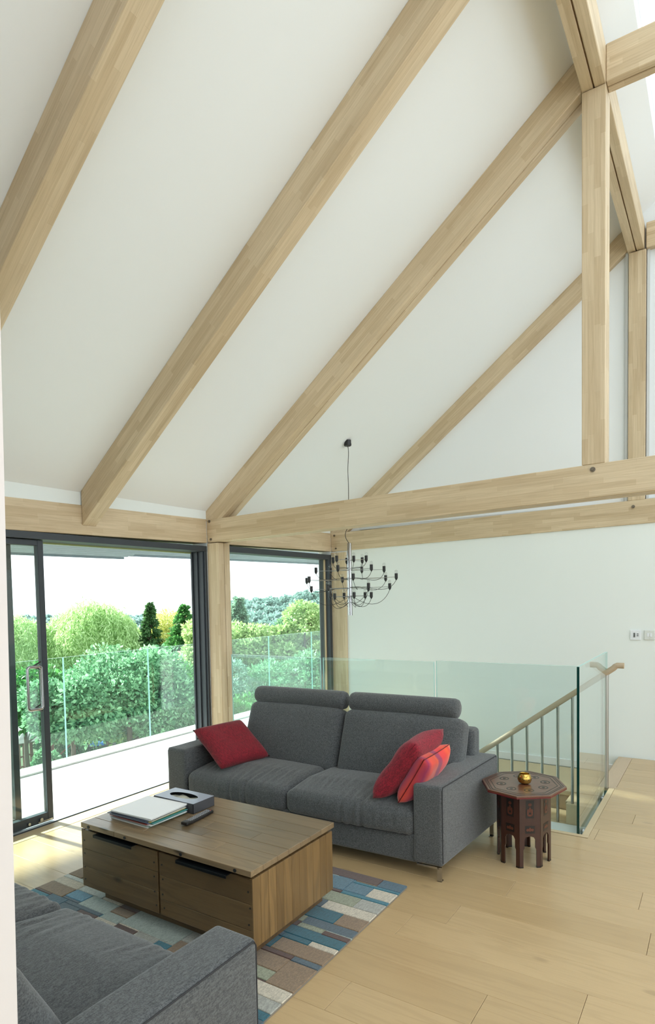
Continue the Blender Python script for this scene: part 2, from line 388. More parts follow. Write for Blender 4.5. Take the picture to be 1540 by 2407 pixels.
# lintel along the glass wall in two lengths
def lintel(y0, y1, label):
    z0, z1 = lintel_z(y0)-.1125, lintel_z(y1)-.1125
    return beam('wall_beam', (GX-.09, y0, z0), (GX-.09, y1, z1), .18, .225, label)
lintel(.56, T2-.002, 'pale oak lintel beam above the open sliding door')
lintel(T2+TD+.004, T3-.002, 'pale oak lintel beam above the fixed window behind the chandelier')
# posts
def post(x0, x1, y0, y1, z0, z1, name, label, groove=True, gx=True):
    mb = MB(); g = .006; ym = (y0+y1)/2
    mb.box(x0, x1, y0, ym-g/2, z0, z1); mb.box(x0, x1, ym+g/2, y1, z0, z1); mb.box(x0+.02, x1-.015, ym-g/2, ym+g/2, z0, z1)
    mb.xf(lambda x, y, z: (z-z0, y-y0, x-x0))      # local X runs up the post
    rot = Matrix(((0, 0, 1), (0, 1, 0), (1, 0, 0)))
    o = obj(name, mb, M['oak'], bev=.003, loc=(x0, y0, z0), rot=rot)
    return tag(o, label, 'post')
post(GX, -3.845, T2, T2+TD, 0, 2.15, 'timber_post', 'full-height oak post between the sliding door and the fixed window')
post(GX, -3.775, T3-.005, T3+TD, -.5, 2.168, 'timber_post', 'oak corner post behind the chandelier, at the end of the white wall')
# tie beams
def tie(y, xa, za, xb, zb, hb, label):
    return beam('tie_beam', (xa, y+TD/2, za-.11), (xb, y+TD/2, zb-hb/2), TD, .215, label, groove=.007)
t2 = beam('tie_beam', (-3.98, T2+TD/2, 2.2635), (4.0, T2+TD/2, 2.393), TD, .215, 'long oak tie beam in front, passing above the chandelier', groove=.007)
t3 = beam('tie_beam', (-3.98, T3+TD/2, 2.296), (4.0, T3+TD/2, 2.420), TD, .226, 'rear oak tie beam lying along the top of the white end wall', groove=.007)
bolt(t2, (-3.945, T2, 2.355), (0, -1, 0)); bolt(t2, (-3.93, T2, 2.185), (0, -1, 0), .011); bolt(t2, (-.69, T2, 2.39), (0, -1, 0), .016)
bolt(t3, (-3.93, T3, 2.38), (0, -1, 0)); bolt(t3, (-3.91, T3, 2.22), (0, -1, 0), .011); bolt(t3, (-.70, T3, 2.40), (0, -1, 0), .015)
# upper posts
post(-.755, -.62, T2, T2+TD, 2.425, 4.752, 'queen_post', 'nearer upper oak post rising from the front tie beam')
post(-.746, -.606, T3, T3+TD, 2.46, 4.745, 'queen_post', 'farther upper oak post against the end wall gable')
# purlin and collars
beam('purlin', (-.6875, .6, 4.868), (-.6875, T3+TD, 4.868), .135, .225, 'oak purlin at the top right, running back over the upper posts', groove=.008)
beam('collar_beam', (-.619, T2+.055, 4.868), (2.42, T2+.055, 4.868), .12, .225, 'nearer oak collar beam at the top right corner, level with the ceiling edge', groove=.008)
beam('collar_beam', (-.605, T3+.055, 4.862), (2.42, T3+.055, 4.862), .12, .225, 'farther oak collar beam meeting the right picture edge at the gable')
# rafters: underside line given by vertical drop below the ceiling
def rafter(y, wd, drop, x0, x1, label, groove=None):
    h = drop*math.cos(th); ux = Vector((math.cos(th), 0, math.sin(th))); nz = Vector((-math.sin(th), 0, math.cos(th)))
    c0 = Vector((x0, y+wd/2, cz(x0))) - nz*h/2; 
    # centre-line start so that the end is cut plumb at x0
    c0 = Vector((x0, y+.004+wd/2, cz(x0)-drop/2)); c1 = Vector((x1, y+.004+wd/2, cz(x1)-drop/2))
    k = math.tan(th)
    return beam('rafter', c0, c1, wd, h, label, groove=groove, cut0=k, cut1=k, bev=.003)
rafter(1.755, .132, .265, GX+.002, -.757, 'leftmost oak rafter crossing the upper left corner')
rafter(3.139, .132, .262, GX+.002, -.757, 'oak rafter landing on the lintel above the sliding door')
rafter(T2, TD, .235, GX-.075, -.757, 'oak truss rafter rising from the head of the door post to the nearer upper post', .007)
rafter(T3, TD, .225, GX-.06, -.750, 'farthest oak rafter lying against the end wall gable', .007)

# ------------------------------------------------------------------ sliding door and fixed window
d1 = MB(); XO = -4.17
d1.box(XO, GX-.001, .6, T2-.003, 2.075, 2.125)
d1.box(XO, GX-.004, T2-.03, T2-.003, -.02, 2.075)
d1.box(-4.035, -4.005, T2-.045, T2-.03, .0, 2.075); d1.box(-4.10, -4.075, T2-.045, T2-.03, 0, 2.075); d1.box(-4.16, -4.14, T2-.045, T2-.03, 0, 2.075)
d1.box(-3.992, -3.982, .6, T2-.03, -.005, .006)
door = struct('door_1', d1, M['frame'], bev=.002)
obj('floor_track', bx(XO, -3.995, .6, T2-.03, -.03, .001), M['alu'], door)
obj('head_seal', bx(-4.165, -4.15, .6, T2-.03, 2.062, 2.075), pbr('seal_green', (.35, .42, .18), .6), door)
def leaf(yr, x0, x1, nm, st=.048, yl=.75):
    f = MB(); f.box(x0, x1, yr-st, yr, .012, 2.072); f.box(x0, x1, yl, yr-st, .012, .078); f.box(x0, x1, yl, yr-st, 2.03, 2.072); f.box(x0, x1, yl, yl+st, .078, 2.03)
    o = obj(nm, f, M['frame'], door, bev=.003)
    obj('pane', bx((x0+x1)/2-.01, (x0+x1)/2+.01, yl+st, yr-st, .078, 2.03), M['glass'], o)
    return o
l1 = leaf(2.815, -4.06, -4.012, 'sliding_leaf'); l2 = leaf(2.595, -4.125, -4.075, 'fixed_leaf')
# door pull
hb = MB(); R = .018
ys, ye, zs, ze, hx = 2.60, 2.712, .862, 1.165, -3.945
loop = []
for (cy, cz_, a0) in ((ye-R, ze-R, 0), (ys+R, ze-R, 90), (ys+R, zs+R, 180), (ye-R, zs+R, 270)):
    for k in range(5): t = math.radians(a0+k*22.5); loop.append((hx, cy+R*math.cos(t), cz_+R*math.sin(t)))
hb.tube(loop, .0105, 10, closed=True)
hd = obj('door_pull', hb, M['chrome'], l1, smooth=True)
hk = MB()
for z in (ze, zs):
    hk.tube([(hx-.005, ye-.075, z), (-4.010, ye+.04, z+.025)], .006, 6); hk.tube([(hx-.005, ye-.075, z), (-4.010, ye+.04, z-.03)], .006, 6)
obj('pull_bracket', hk, M['frame2'], l1)
rl = MB(); rl.box(-4.012, -4.004, 2.68, 2.80, .02, .03); rl.tube([(-4.0, 2.70, .045), (-3.992, 2.70, .045)], .013, 10); rl.tube([(-4.0, 2.60, .04), (-3.992, 2.60, .04)], .010, 10)
obj('roller_fitting', rl, M['steel'], l1)

w2 = MB(); YA, YZ = T2+TD+.004, T3-.003
w2.box(XO+.04, GX-.001, YA, YZ, 2.085, 2.145)
w2.box(XO+.04, GX-.002, YZ-.05, YZ, -.5, 2.085); w2.box(XO+.04, GX-.003, YA, YA+.04, -.5, 2.085); w2.box(XO+.04, GX-.003, YA+.04, YZ-.05, -.5, .02)
win2 = struct('window_2', w2, M['frame'], bev=.002)
obj('pane', bx(-4.075, -4.055, YA+.04, YZ-.05, .02, 2.085), M['glass'], win2)
obj('timber_bead', bx(-4.05, -4.035, YZ-.075, YZ-.052, .02, 2.085), M['oakplain'], win2)

# ------------------------------------------------------------------ balcony
bal = MB(); bal.box(-5.78, XO-.001, -3.0, 12.0, -.30, -.062)
deck = struct('balcony_deck', bal, M['deck'])
obj('edge_kerb', bx(-5.70, -5.48, -3.0, 12.0, -.062, -.045), M['deck'], deck, bev=.004)
ys = [.45, 1.67, 2.89, 4.115, 5.322, 6.57, 7.823, 9.06, 10.3, 11.5]
bg_names = ['partly hidden at the far left', 'behind the sliding leaf', 'nearest the door pull', 'in the middle of the door view', 'behind the door post', 'left of the fixed window view', 'centre of the fixed window view', 'right of the fixed window view', 'behind the corner post']
for i, (a, c) in enumerate(zip(ys, ys[1:])):
    g = MB(); g.box(-5.607, -5.593, a+.005, c-.005, -.05, 1.05, 0)
    e = g.m
    for k in (1, 2, 3): pass
    g.m = [1, 1, 1, 1, 0, 0]
    tag(obj('glass_balustrade', g, [M['railout'], M['edgel']]), 'frameless balcony glass panel on the white deck, ' + bg_names[i], 'balustrade', 'balcony glass panels')
for i, yy in enumerate(ys[2:6]):
    pass
# canopy over the balcony: two corrugated sheets
def canopy(yi0, yi1, yo0, yo1, dz, label):
    mb = MB(); nI = 15; zi, zo = 2.30+dz, 2.25+dz
    ai, bi = Vector((-4.15, yi0, zi)), Vector((-4.15, yi1, zi))
    ao, bo = Vector(yo0 + (zo,)), Vector(yo1 + (zo,))
    prof = []
    for k in range(nI*4):
        t = k/(nI*4-1); ph = k % 4; prof.append((t, 0 if ph in (0, 1) else .035))
    vs = []
    for t, h in prof:
        p = ai.lerp(ao, t); q = bi.lerp(bo, t); vs += [(p.x, p.y, p.z+h), (q.x, q.y, q.z+h)]
    n = len(prof)
    vs += [(v[0], v[1], v[2]+.004) for v in vs]
    fs = []
    for k in range(n-1):
        a = 2*k; fs.append((a, a+2, a+3, a+1)); b_ = a+2*n; fs.append((b_, b_+1, b_+3, b_+2))
        fs.append((a, b_, b_+2, a+2)); fs.append((a+1, a+3, b_+3, b_+1))
    mb.add(vs, fs)
    o = tag(obj('canopy_sheet', mb, M['canopy']), label, 'canopy')
    # front flashing
    fl = MB(); d = Vector((-.02, 0, 0))
    fl.hexa([(ao.x-.03, ao.y, zo-.02), (ao.x, ao.y, zo-.02), (bo.x-.03, bo.y, zo-.02), (bo.x, bo.y, zo-.02), (ao.x-.03, ao.y, zo+.06), (ao.x, ao.y, zo+.06), (bo.x-.03, bo.y, zo+.06), (bo.x, bo.y, zo+.06)])
    obj('front_flashing', fl, M['canopy'], o)
canopy(-1.0, 5.20, (-7.55, -.2), (-6.93, 6.19), 0, 'corrugated grey canopy over the balcony outside the sliding door')
canopy(5.20, 11.4, (-6.93, 6.22), (-6.40, 11.4), .045, 'corrugated grey canopy over the balcony outside the fixed window')

# ------------------------------------------------------------------ stair well
lv = MB(); lv.box(-3.98, 3.0, 3.0, 7.2, -3.0, -2.85); lv.box(-3.98, 3.0, 3.0, 3.1, -2.85, -.22); lv.box(2.9, 3.0, 3.1, 6.96, -2.85, -.22)
struct('wall_left.001', MB().box(-4.18, -3.98, 3.0, 7.2, -2.85, -.5), M['wall'])
struct('floor.001', lv, M['wall'])
stw = thing('staircase', 'oak stairs going down beside the white end wall inside the glass balustrade', 'stairs', (-1.5, 6.0, -.35))
obj('landing', bx(-3.70, -.83, 6.10, 6.945, -.21, -.168), M['oakplain'], stw, bev=.004)
rs = MB(); rs.box(-.835, -.815, 5.80, 6.94, -.21, -.032); obj('riser', rs, M['oakplain'], stw)
obj('riser', bx(-3.7, -.84, 6.13, 6.15, -.9, -.21), M['nosing'], stw)
for k in range(1, 9):
    xa = -.815 if k == 1 else -1.06-.25*(k-2)
    xb = -1.06-.25*(k-1); z = -.175*k
    if k > 1: obj('tread', bx(xb-.02, xa, 5.81, 6.125, z-.04, z), M['oakplain'], stw, bev=.004)
    else: obj('tread', bx(xb-.02, xa, 5.81, 6.095, z-.04, z), M['oakplain'], stw, bev=.004)
    obj('riser', bx(xb, xb+.02, 5.81, 6.125, z-.175, z-.04), M['nosing'], stw)
sp = [(-.818, -.03)]
for k in range(1, 9):
    xa = -.818 if k == 1 else -1.06-.25*(k-2)
    sp += [(xa, -.175*k), (-1.06-.25*(k-1), -.175*k)]
sp += [(-2.81, -1.75), (-2.60, -1.75), (-.818, -.36)]
obj('stringer', MB().prism(sp, 1, 5.735, 5.806), M['oakplain'], stw)
obj('plaster_ledge', bx(-3.72, -.80, 4.58, 5.73, -.40, -.345), M['white'], floor)
# hand rail with steel balusters
hrl = thing('stair_handrail', 'round oak handrail with slim steel balusters descending behind the side table', 'handrail', (-1.2, 5.77, 0))
hy = 5.772
sx, sz_ = -.730, 1.00
pts = [(-.640, hy, 1.008), (-.690, hy, 1.008), (-.702, hy, 1.0)] + [(-.715-.1*k, hy, .985-.0765*k) for k in range(0, 24)]
obj('rail', MB().tube(pts, .0235, 14), M['nosing'], hrl, smooth=True)
for bxp, zb in [(-.762, 0), (-1.018, -.175), (-1.132, -.35), (-1.257, -.35), (-1.381, -.525), (-1.507, -.525), (-1.632, -.70), (-1.757, -.70), (-1.882, -.875), (-2.007, -.875), (-2.132, -1.05), (-2.257, -1.05)]:
    zt = .985-.765*(-.715-bxp)-.012
    o = obj('baluster', MB().tube([(bxp, hy, zb), (bxp, hy, zt)], .0118 if bxp < -.8 else .0135, 10), M['steeld'], hrl, smooth=True)
# frameless glass balustrade round the well
def wellglass(x0, x1, y0, y1, z0, z1, label, mi):
    g = bx(x0, x1, y0, y1, z0, z1); g.m = mi
    return tag(obj('glass_balustrade', g, [M['rail'], M['edgel'], M['edge']]), label, 'balustrade', 'glass panels round the stair well')
fr = [1, 1, 0, 0, 1, 1]     # faces: bottom, top, y0, y1, x0, x1
def ztop(x): return 1.095 + .0068*(x+3.735)
wellglass(-3.735, -2.768, 4.612, 4.628, -.28, 1.098, 'stair well glass panel behind the left half of the sofa', fr)
wellglass(-2.741, -1.771, 4.612, 4.628, -.28, 1.103, 'stair well glass panel behind the right half of the sofa, left of the joint', fr)
wellglass(-1.752, -.777, 4.612, 4.628, -.28, 1.112, 'stair well glass panel between the sofa and the side table', fr)
gl = wellglass(-.778, -.762, 4.56, 5.80, -.28, 1.114, 'stair well end glass panel with dark green front edge beside the handrail', [1, 1, 2, 1, 0, 0])
for yy in (4.75, 5.60):
    c = MB(); c.tube([(-.762, yy, -.048), (-.742, yy, -.048)], .024, 16)
    c.tube([(-.79, yy, -.048), (-.778, yy, -.048)], .022, 16); obj('standoff_clamp', c, M['chrome'], gl, smooth=True)

# ------------------------------------------------------------------ wall plates
kp = obj('keypad_plate', bx(-.722, -.634, 6.954, 6.965, 1.136, 1.232), M['whiteplastic'], bev=.003)
tag(kp, 'white square control plate with small dark buttons on the end wall', 'switch')
for k in range(5): obj('button', bx(-.695, -.680, 6.952, 6.955, 1.164+.0085*k, 1.170+.0085*k), M['frame2'], kp)
for k in (1, 3): obj('button', bx(-.668, -.652, 6.952, 6.955, 1.166+.0085*k, 1.172+.0085*k), M['frame2'], kp)
sw = obj('light_switch', bx(-.606, -.520, 6.953, 6.965, 1.140, 1.232), M['greyplastic'], bev=.003)
tag(sw, 'pale double rocker light switch right of the control plate', 'switch')
for x in (-.583, -.560): obj('rocker', bx(x, x+.016, 6.948, 6.954, 1.170, 1.202), M['whiteplastic'], sw, bev=.001)
for z in (1.150, 1.222): obj('screw', MB().tube([(-.563, 6.9545, z), (-.563, 6.952, z)], .003, 8), M['steel'], sw)

# ------------------------------------------------------------------ chandelier
ch = thing('chandelier', 'chrome tube chandelier with thin arms and clear bulbs above the stair well', 'chandelier', (-3.075, 5.742, 1.425))
c0 = Vector((-3.075, 5.742, 0))
obj('ceiling_rose', MB().lathe([(0, 0), (.028, 0), (.036, .004), (.038, .022), (.0, .022)], (-3.075, 5.742, 3.125), 20).lathe([(.0, .022), (.035, .022), (.035, .06), (0, .06)], (-3.075, 5.742, 3.125), 20), M['black'], ch, smooth=True)
cp = [(-3.075, 5.742, 3.13-.02*k) for k in range(40)]
cp = [Vector(p) + Vector((.012*math.sin(i*.35)*math.exp(-i*.1), .0, 0)) for i, p in enumerate(cp)]
cp += [Vector((-3.075-.045*math.sin(PI*(k/10)), 5.742, 2.33-.018*k)) for k in range(1, 11)]
obj('cable', MB().tube(cp, .0035, 6), M['black'], ch, smooth=True)
obj('tube', MB().tube([c0+Vector((0, 0, 1.425)), c0+Vector((0, 0, 2.155))], .0215, 24), M['chrome'], ch, smooth=True)
hold = None; bulbm = None; rc = random.Random(3)
tiers = [(1.985, .175, 10), (1.885, .345, 35), (1.790, .485, 5), (1.700, .395, 28), (1.620, .215, 12)]
def holder(p):
    global hold, bulbm
    if hold is None:
        a = MB().tube([(0, 0, -.03), (0, 0, -.018), (0, 0, -.010)], .01, 10, rs=[.005, .012, .0155]).tube([(0, 0, -.010), (0, 0, .036)], .0155, 10)
        hold = obj('lamp_holder', a, M['black'], ch, loc=p, smooth=True)
        obj('collar', MB().tube([(0, 0, .0), (0, 0, .005)], .0148, 10), M['steel'], hold, loc=p)
        bl = MB().lathe([(.010, .033), (.012, .038), (.016, .048), (.016, .058), (.011, .067), (.002, .071)], n=12)
        obj('bulb', bl, M['bulb'], hold, loc=p, smooth=True); 
        return
    h = hold.copy(); COL.objects.link(h); h.parent = ch; d = Vector(p); h.matrix_basis = Matrix.Translation(d); h.matrix_parent_inverse = WM[ch.name].inverted(); WM[h.name] = Matrix.Translation(d)
    for c in list(hold.children):
        k = c.copy(); COL.objects.link(k); k.parent = h; k.matrix_basis = Matrix.Translation(d); k.matrix_parent_inverse = WM[h.name].inverted()
for ti, (z, r, a0) in enumerate(tiers):
    for k in range(6):
        a = math.radians(a0+60*k+rc.uniform(-4, 4)); dx = Vector((math.cos(a), math.sin(a), 0)); zz = z + rc.uniform(-.006, .006)
        e = c0 + dx*r + Vector((0, 0, zz))
        obj('arm', MB().tube([c0+dx*.02+Vector((0, 0, zz)), e], .0028, 6), M['chrome'], ch)
        holder(tuple(e))
        q0 = e + Vector((0, 0, -.028)); q3 = c0 + dx*.022 + Vector((0, 0, zz-(.085 if ti < 4 else .06)))
        sag = r*.28 + rc.uniform(.01, .05); side = dx.cross(Vector((0, 0, 1)))*rc.uniform(-.08, .08)*(r/.3)
        q1 = q0 + Vector((0, 0, -sag)) + side*.5 - dx*r*.15; q2 = q3 + dx*r*.45 + Vector((0, 0, -sag*.9 if ti > 2 else .02)) + side
        pp = []
        for i in range(13):
            t = i/12; pp.append(q0*(1-t)**3+q1*3*t*(1-t)**2+q2*3*t*t*(1-t)+q3*t**3)
        obj('cable', MB().tube(pp, .0024, 5), M['black'], ch, smooth=True)

# ------------------------------------------------------------------ sofas
def rbox(sx, sy, sz, r, nx, ny, nz, fn=None):
    """rounded box centred at the origin as a surface lattice"""
    mb = MB(); idx = {}
    def co(i, n, h):
        # denser near the ends
        t = i/n; m = min(r*1.0/(2*h), .25); k = 3
        if n >= 10:
            if i <= k: return -h + r*i/k
            if i >= n-k: return h - r*(n-i)/k
            return -h+r + (2*h-2*r)*(i-k)/(n-2*k)
        return -h+2*h*t
    def vid(i, j, k):
        key = (i, j, k)
        if key not in idx:
            p = Vector((co(i, nx, sx/2), co(j, ny, sy/2), co(k, nz, sz/2)))
            q = Vector((max(-(sx/2-r), min(sx/2-r, p.x)), max(-(sy/2-r), min(sy/2-r, p.y)), max(-(sz/2-r), min(sz/2-r, p.z))))
            d = p-q; nrm = d.normalized() if d.length > 1e-9 else Vector((0, 0, 1))
            p = q + nrm*r
            if fn: p = fn(p, nrm)
            idx[key] = len(mb.v); mb.v.append(tuple(p))
        return idx[key]
    def face(a): mb.f.append(tuple(a)); mb.m.append(0)
    for i in range(nx):
        for j in range(ny):
            for k in (0, nz): face([vid(i, j, k), vid(i+1, j, k), vid(i+1, j+1, k), vid(i, j+1, k)])
    for i in range(nx):
        for k in range(nz):
            for j in (0, ny): face([vid(i, j, k), vid(i+1, j, k), vid(i+1, j, k+1), vid(i, j, k+1)])
    for j in range(ny):
        for k in range(nz):
            for i in (0, nx): face([vid(i, j, k), vid(i, j+1, k), vid(i, j+1, k+1), vid(i, j, k+1)])
    return mb
def sofa(origin, ex, ey, label, seed, rests=True):
    """local x across the seat, y from the front to the back, z up"""
    ex, ey = Vector(ex), Vector(ey); O = Vector(origin); rr = random.Random(seed); offs = rr.uniform(0, 50)
    root = thing('sofa', label, 'sofa', tuple(O+ey*.45))
    def W(x, y, z): return O + ex*x + ey*y + Vector((0, 0, z))
    def part(nm, mb, c, mat=M['fabric'], par=None, sm=True, tilt=0, bev=0):
        rt = Matrix.Rotation(tilt, 3, 'X')
        def f(x, y, z):
            v = rt @ Vector((x, y, z)); return W(v.x+c[0], v.y+c[1], v.z+c[2]) - W(*c)
        mb.xf(f); o = obj(nm, mb, mat, par or root, smooth=sm, loc=W(*c), bev=bev); return o
    def line(nm, pts, par): obj(nm, MB().tube([W(*p) for p in pts], .003, 5), M['fabricd'], par, smooth=True)
    H = .98
    wx = -.05 if rests else 0
    fb = rbox(1.70+abs(wx), .80, .17, .02, 12, 10, 10); part('base', fb, (wx/2, .42, .160))
    for s in (-1, 1):
        def af(p, n, s=s):
            if n.z > .5: p.z += .006*math.sin(PI*(p.y/.9+.5))
            return p
        ax = s*.905+(wx if s < 0 else 0)
        a = part('arm', rbox(.170, .92, .455, .022, 10, 30, 14, af), (ax, .46, .315))
        xo = ax+s*.083
        line('piping', [(xo, .012, .11), (xo, .010, .52), (xo, .02, .537), (xo, .88, .537), (xo, .89, .12)], a)
    def seatf(p, n):
        u, v = p.x/.40, p.y/.29
        q = p.copy()
        if n.z > -.2: q.z += .020*(1-u*u)*(1-v*v*.8)*max(0, n.z)
        edge = max(0, min(1, (-v-.10)/.75))      # towards the front
        ph = noise.noise(Vector((p.x*3+offs, p.y*1.5, 0)))*3
        wv = math.sin(p.x*95+ph*2.5+p.y*20) + .7*math.sin(p.x*150+ph*4+1.3)
        am = .0022*edge*max(0, .55+noise.noise(Vector((p.x*5, p.y*5+offs, 3)))*2.0)
        am2 = .0050*max(0, 1-abs(v+.25)*1.7)*max(0, noise.noise(Vector((p.x*2.2+offs, 1, 7)))+.25)
        q += (n*am + Vector((0, 0, am2))*max(0, n.z))*wv
        q.z -= .042*max(0, -v-.15)*max(0, min(1, (p.z+.02)*12))
        if n.y < -.3: q.y -= .012*(1-u*u)*max(0, 1-abs(p.z)*5)
        return q
    for s in (-1, 1):
        sc_x, sc_w = ((-.452, .825) if s < 0 else (.392, .855)) if rests else (s*.41, .815)
        c = part('seat_cushion', rbox(sc_w, .60, .19, .045, 96, 34, 14, seatf), (sc_x, .295, .322))
        line('seam', [(sc_x-.395, .012, .235), (sc_x, -.004, .230), (sc_x+.395, .012, .235)], c)
    part('back_frame', rbox(1.76, .13, .60, .03, 14, 10, 12), (.0, .84, .42))
    def backf(p, n):
        u, v = p.x/.42, p.z/.20
        q = p.copy()
        q.y -= .030*(1-u*u)*(1-v*v*.6)*max(0, -n.y)
        q.z += .010*(1-u*u)*max(0, n.z)
        q += n*.0035*noise.noise(Vector((p.x*7+offs, p.z*6, 2)))
        return q
    for s in (-1, 1):
        if not rests:
            part('back_cushion', rbox(.80, .15, .36, .05, 34, 12, 24, backf), (s*.41, .69, .545), tilt=-.50); continue
        part('back_cushion', rbox(.80 if s < 0 else .845, .17, .47, .055, 34, 12, 24, backf), (-.387 if s < 0 else .450, .630, .572), tilt=-.33)
        hr = MB(); n = 24; pr = []
        L = .775; prof = [(0, 0), (.045, .004), (.060, .012), (.0675, .032), (.0685, .10), (.0685, L-.10), (.0675, L-.032), (.060, L-.012), (.045, L-.004), (0, L)]
        vs = [(z-L/2, r*math.cos(2*PI*j/n), r*math.sin(2*PI*j/n)) for r, z in prof for j in range(n)]
        fs = [(i*n+j, i*n+(j+1) % n, (i+1)*n+(j+1) % n, (i+1)*n+j) for i in range(len(prof)-1) for j in range(n)]
        hr.add(vs, fs); part('headrest', hr, (-.375 if s < 0 else .435, .70, .862))
    for sxx in (-1, 1):
        for yy, dy in ((.015, 1), (.87, -1)):
            lg = MB(); x0 = sxx*.965+(wx if sxx < 0 else 0)
            lg.box(x0-.012, x0+.012, yy, yy+dy*.012, 0, .082); lg.box(min(x0, x0-sxx*.13), max(x0, x0-sxx*.13), yy, yy+dy*.012, .070, .082)
            lg.box(x0-.012, x0+.012, min(yy, yy+dy*.03), max(yy, yy+dy*.03), 0, .005)
            lg.xf(lambda x, y, z: W(x, y, z)); obj('leg', lg, M['chrome'], root)
    return root
sofa((-2.24, 3.318, 0), (.9992, .0400, 0), (.050, .9987, 0), 'charcoal fabric sofa facing the coffee table, with two round headrests and red cushions', 3)
sofa((-2.165, 1.560, 0), (-1, .012, 0), (0, -1, 0), 'charcoal fabric sofa in the lower left foreground, seen over its arm from behind', 11, False)

def pillow(name, corners, thick, mat, label, n=22, puff=1.0, pinch=.06, seam=None):
    """square cushion spanned by corners a (origin), b, d"""
    A, Bp, D = (Vector(c) for c in corners); U = Bp-A; Vv = D-A; N = U.cross(Vv).normalized(); lu, lv_ = U.length, Vv.length
    C = A + (U+Vv)/2; mb = MB(); un, vn = U.normalized(), Vv.normalized()
    for sgn in (1, -1):
        o = len(mb.v)
        for i in range(n+1):
            for j in range(n+1):
                u, v = -1+2*i/n, -1+2*j/n
                pu = 1 - pinch*(1-v*v)*abs(u)**3*1.0; pv = 1 - pinch*(1-u*u)*abs(v)**3
                h = thick/2*((1-u**4)*(1-v**4))**.42
                h *= 1 + .12*noise.noise(Vector((u*2, v*2, sgn*3+lu)))
                mb.v.append((u*lu/2*pu, v*lv_/2*pv, sgn*h))
        for i in range(n):
            for j in range(n):
                a = o+i*(n+1)+j; mb.f.append((a, a+1, a+n+2, a+n+1)); mb.m.append(0)
    rot = Matrix((un, (vn-un*un.dot(vn)).normalized(), N)).transposed()
    o = obj(name, mb, mat, loc=C, rot=rot, smooth=False)
    bm = bmesh.new(); bm.from_mesh(o.data); bmesh.ops.remove_doubles(bm, verts=bm.verts, dist=1e-5); bmesh.ops.recalc_face_normals(bm, faces=bm.faces); bm.to_mesh(o.data); bm.free()
    o.data.polygons.foreach_set('use_smooth', [True]*len(o.data.polygons))
    tag(o, label, 'cushion', 'red cushions on the sofa')
    if seam:
        s = MB(); pts = [(-lu/2, -lv_/2), (lu/2, -lv_/2), (lu/2, lv_/2), (-lu/2, lv_/2)]
        path = []
        for k in range(4):
            a, c = pts[k], pts[(k+1) % 4]
            for t in range(8):
                t /= 8; f = 1 - pinch*(1-(2*t-1)**2); x = a[0]+(c[0]-a[0])*t; y = a[1]+(c[1]-a[1])*t
                if k % 2 == 0: y *= f
                else: x *= f
                path.append((x, y, 0))
        s.tube(path, .003, 5, closed=True); obj('piping', s, seam, o, loc=C, rot=rot, smooth=True)
    return o
pillow('cushion', ((-2.80, 3.355, .440), (-2.69, 3.785, .452), (-3.145, 3.37, .660)), .12, M['redd'], 'deep red knitted cushion lying over the left arm of the sofa')
pillow('cushion', ((-1.668, 3.295, .418), (-1.655, 3.71, .435), (-1.400, 3.40, .765)), .15, M['red'], 'crimson chunky knit cushion leaning on the striped cushion at the right sofa arm')
pillow('cushion', ((-1.512, 3.325, .415), (-1.50, 3.70, .430), (-1.350, 3.39, .685)), .13, M['orange'], 'orange, red and purple striped silk cushion tucked against the right sofa arm', seam=M['lacqr'])

# ------------------------------------------------------------------ rug
rug = thing('rug', 'wool rug of blue, brown, cream and green blocks under the coffee table', 'rug', (-2.25, 2.2, 0))
obj('backing', bx(-3.115, -1.392, .75, 3.198, 0.001, .009), flat('rug_backing', (.22, .19, .15), .95), rug)
RC = dict(br=(.085, .038, .028), nb=(.042, .105, .155), te=(.02, .155, .215), bl=(.075, .165, .225), cr=(.56, .50, .40), gb=(.36, .36, .32), gg=(.27, .29, .20), tn=(.235, .155, .09), sl=(.065, .105, .135), pg=(.36, .42, .38), dt=(.012, .105, .145), lb=(.10, .26, .38), wh=(.55, .58, .56))
def rugm(k):
    c = RC[k]; return fabric('rug_'+k, tuple(v*.72 for v in c), tuple(min(1, v*1.15) for v in c), 160, .9, .4)
RM = {k: rugm(k) for k in RC}
X0, XA, XB, XC = -3.115, -1.668, -1.53, -1.39
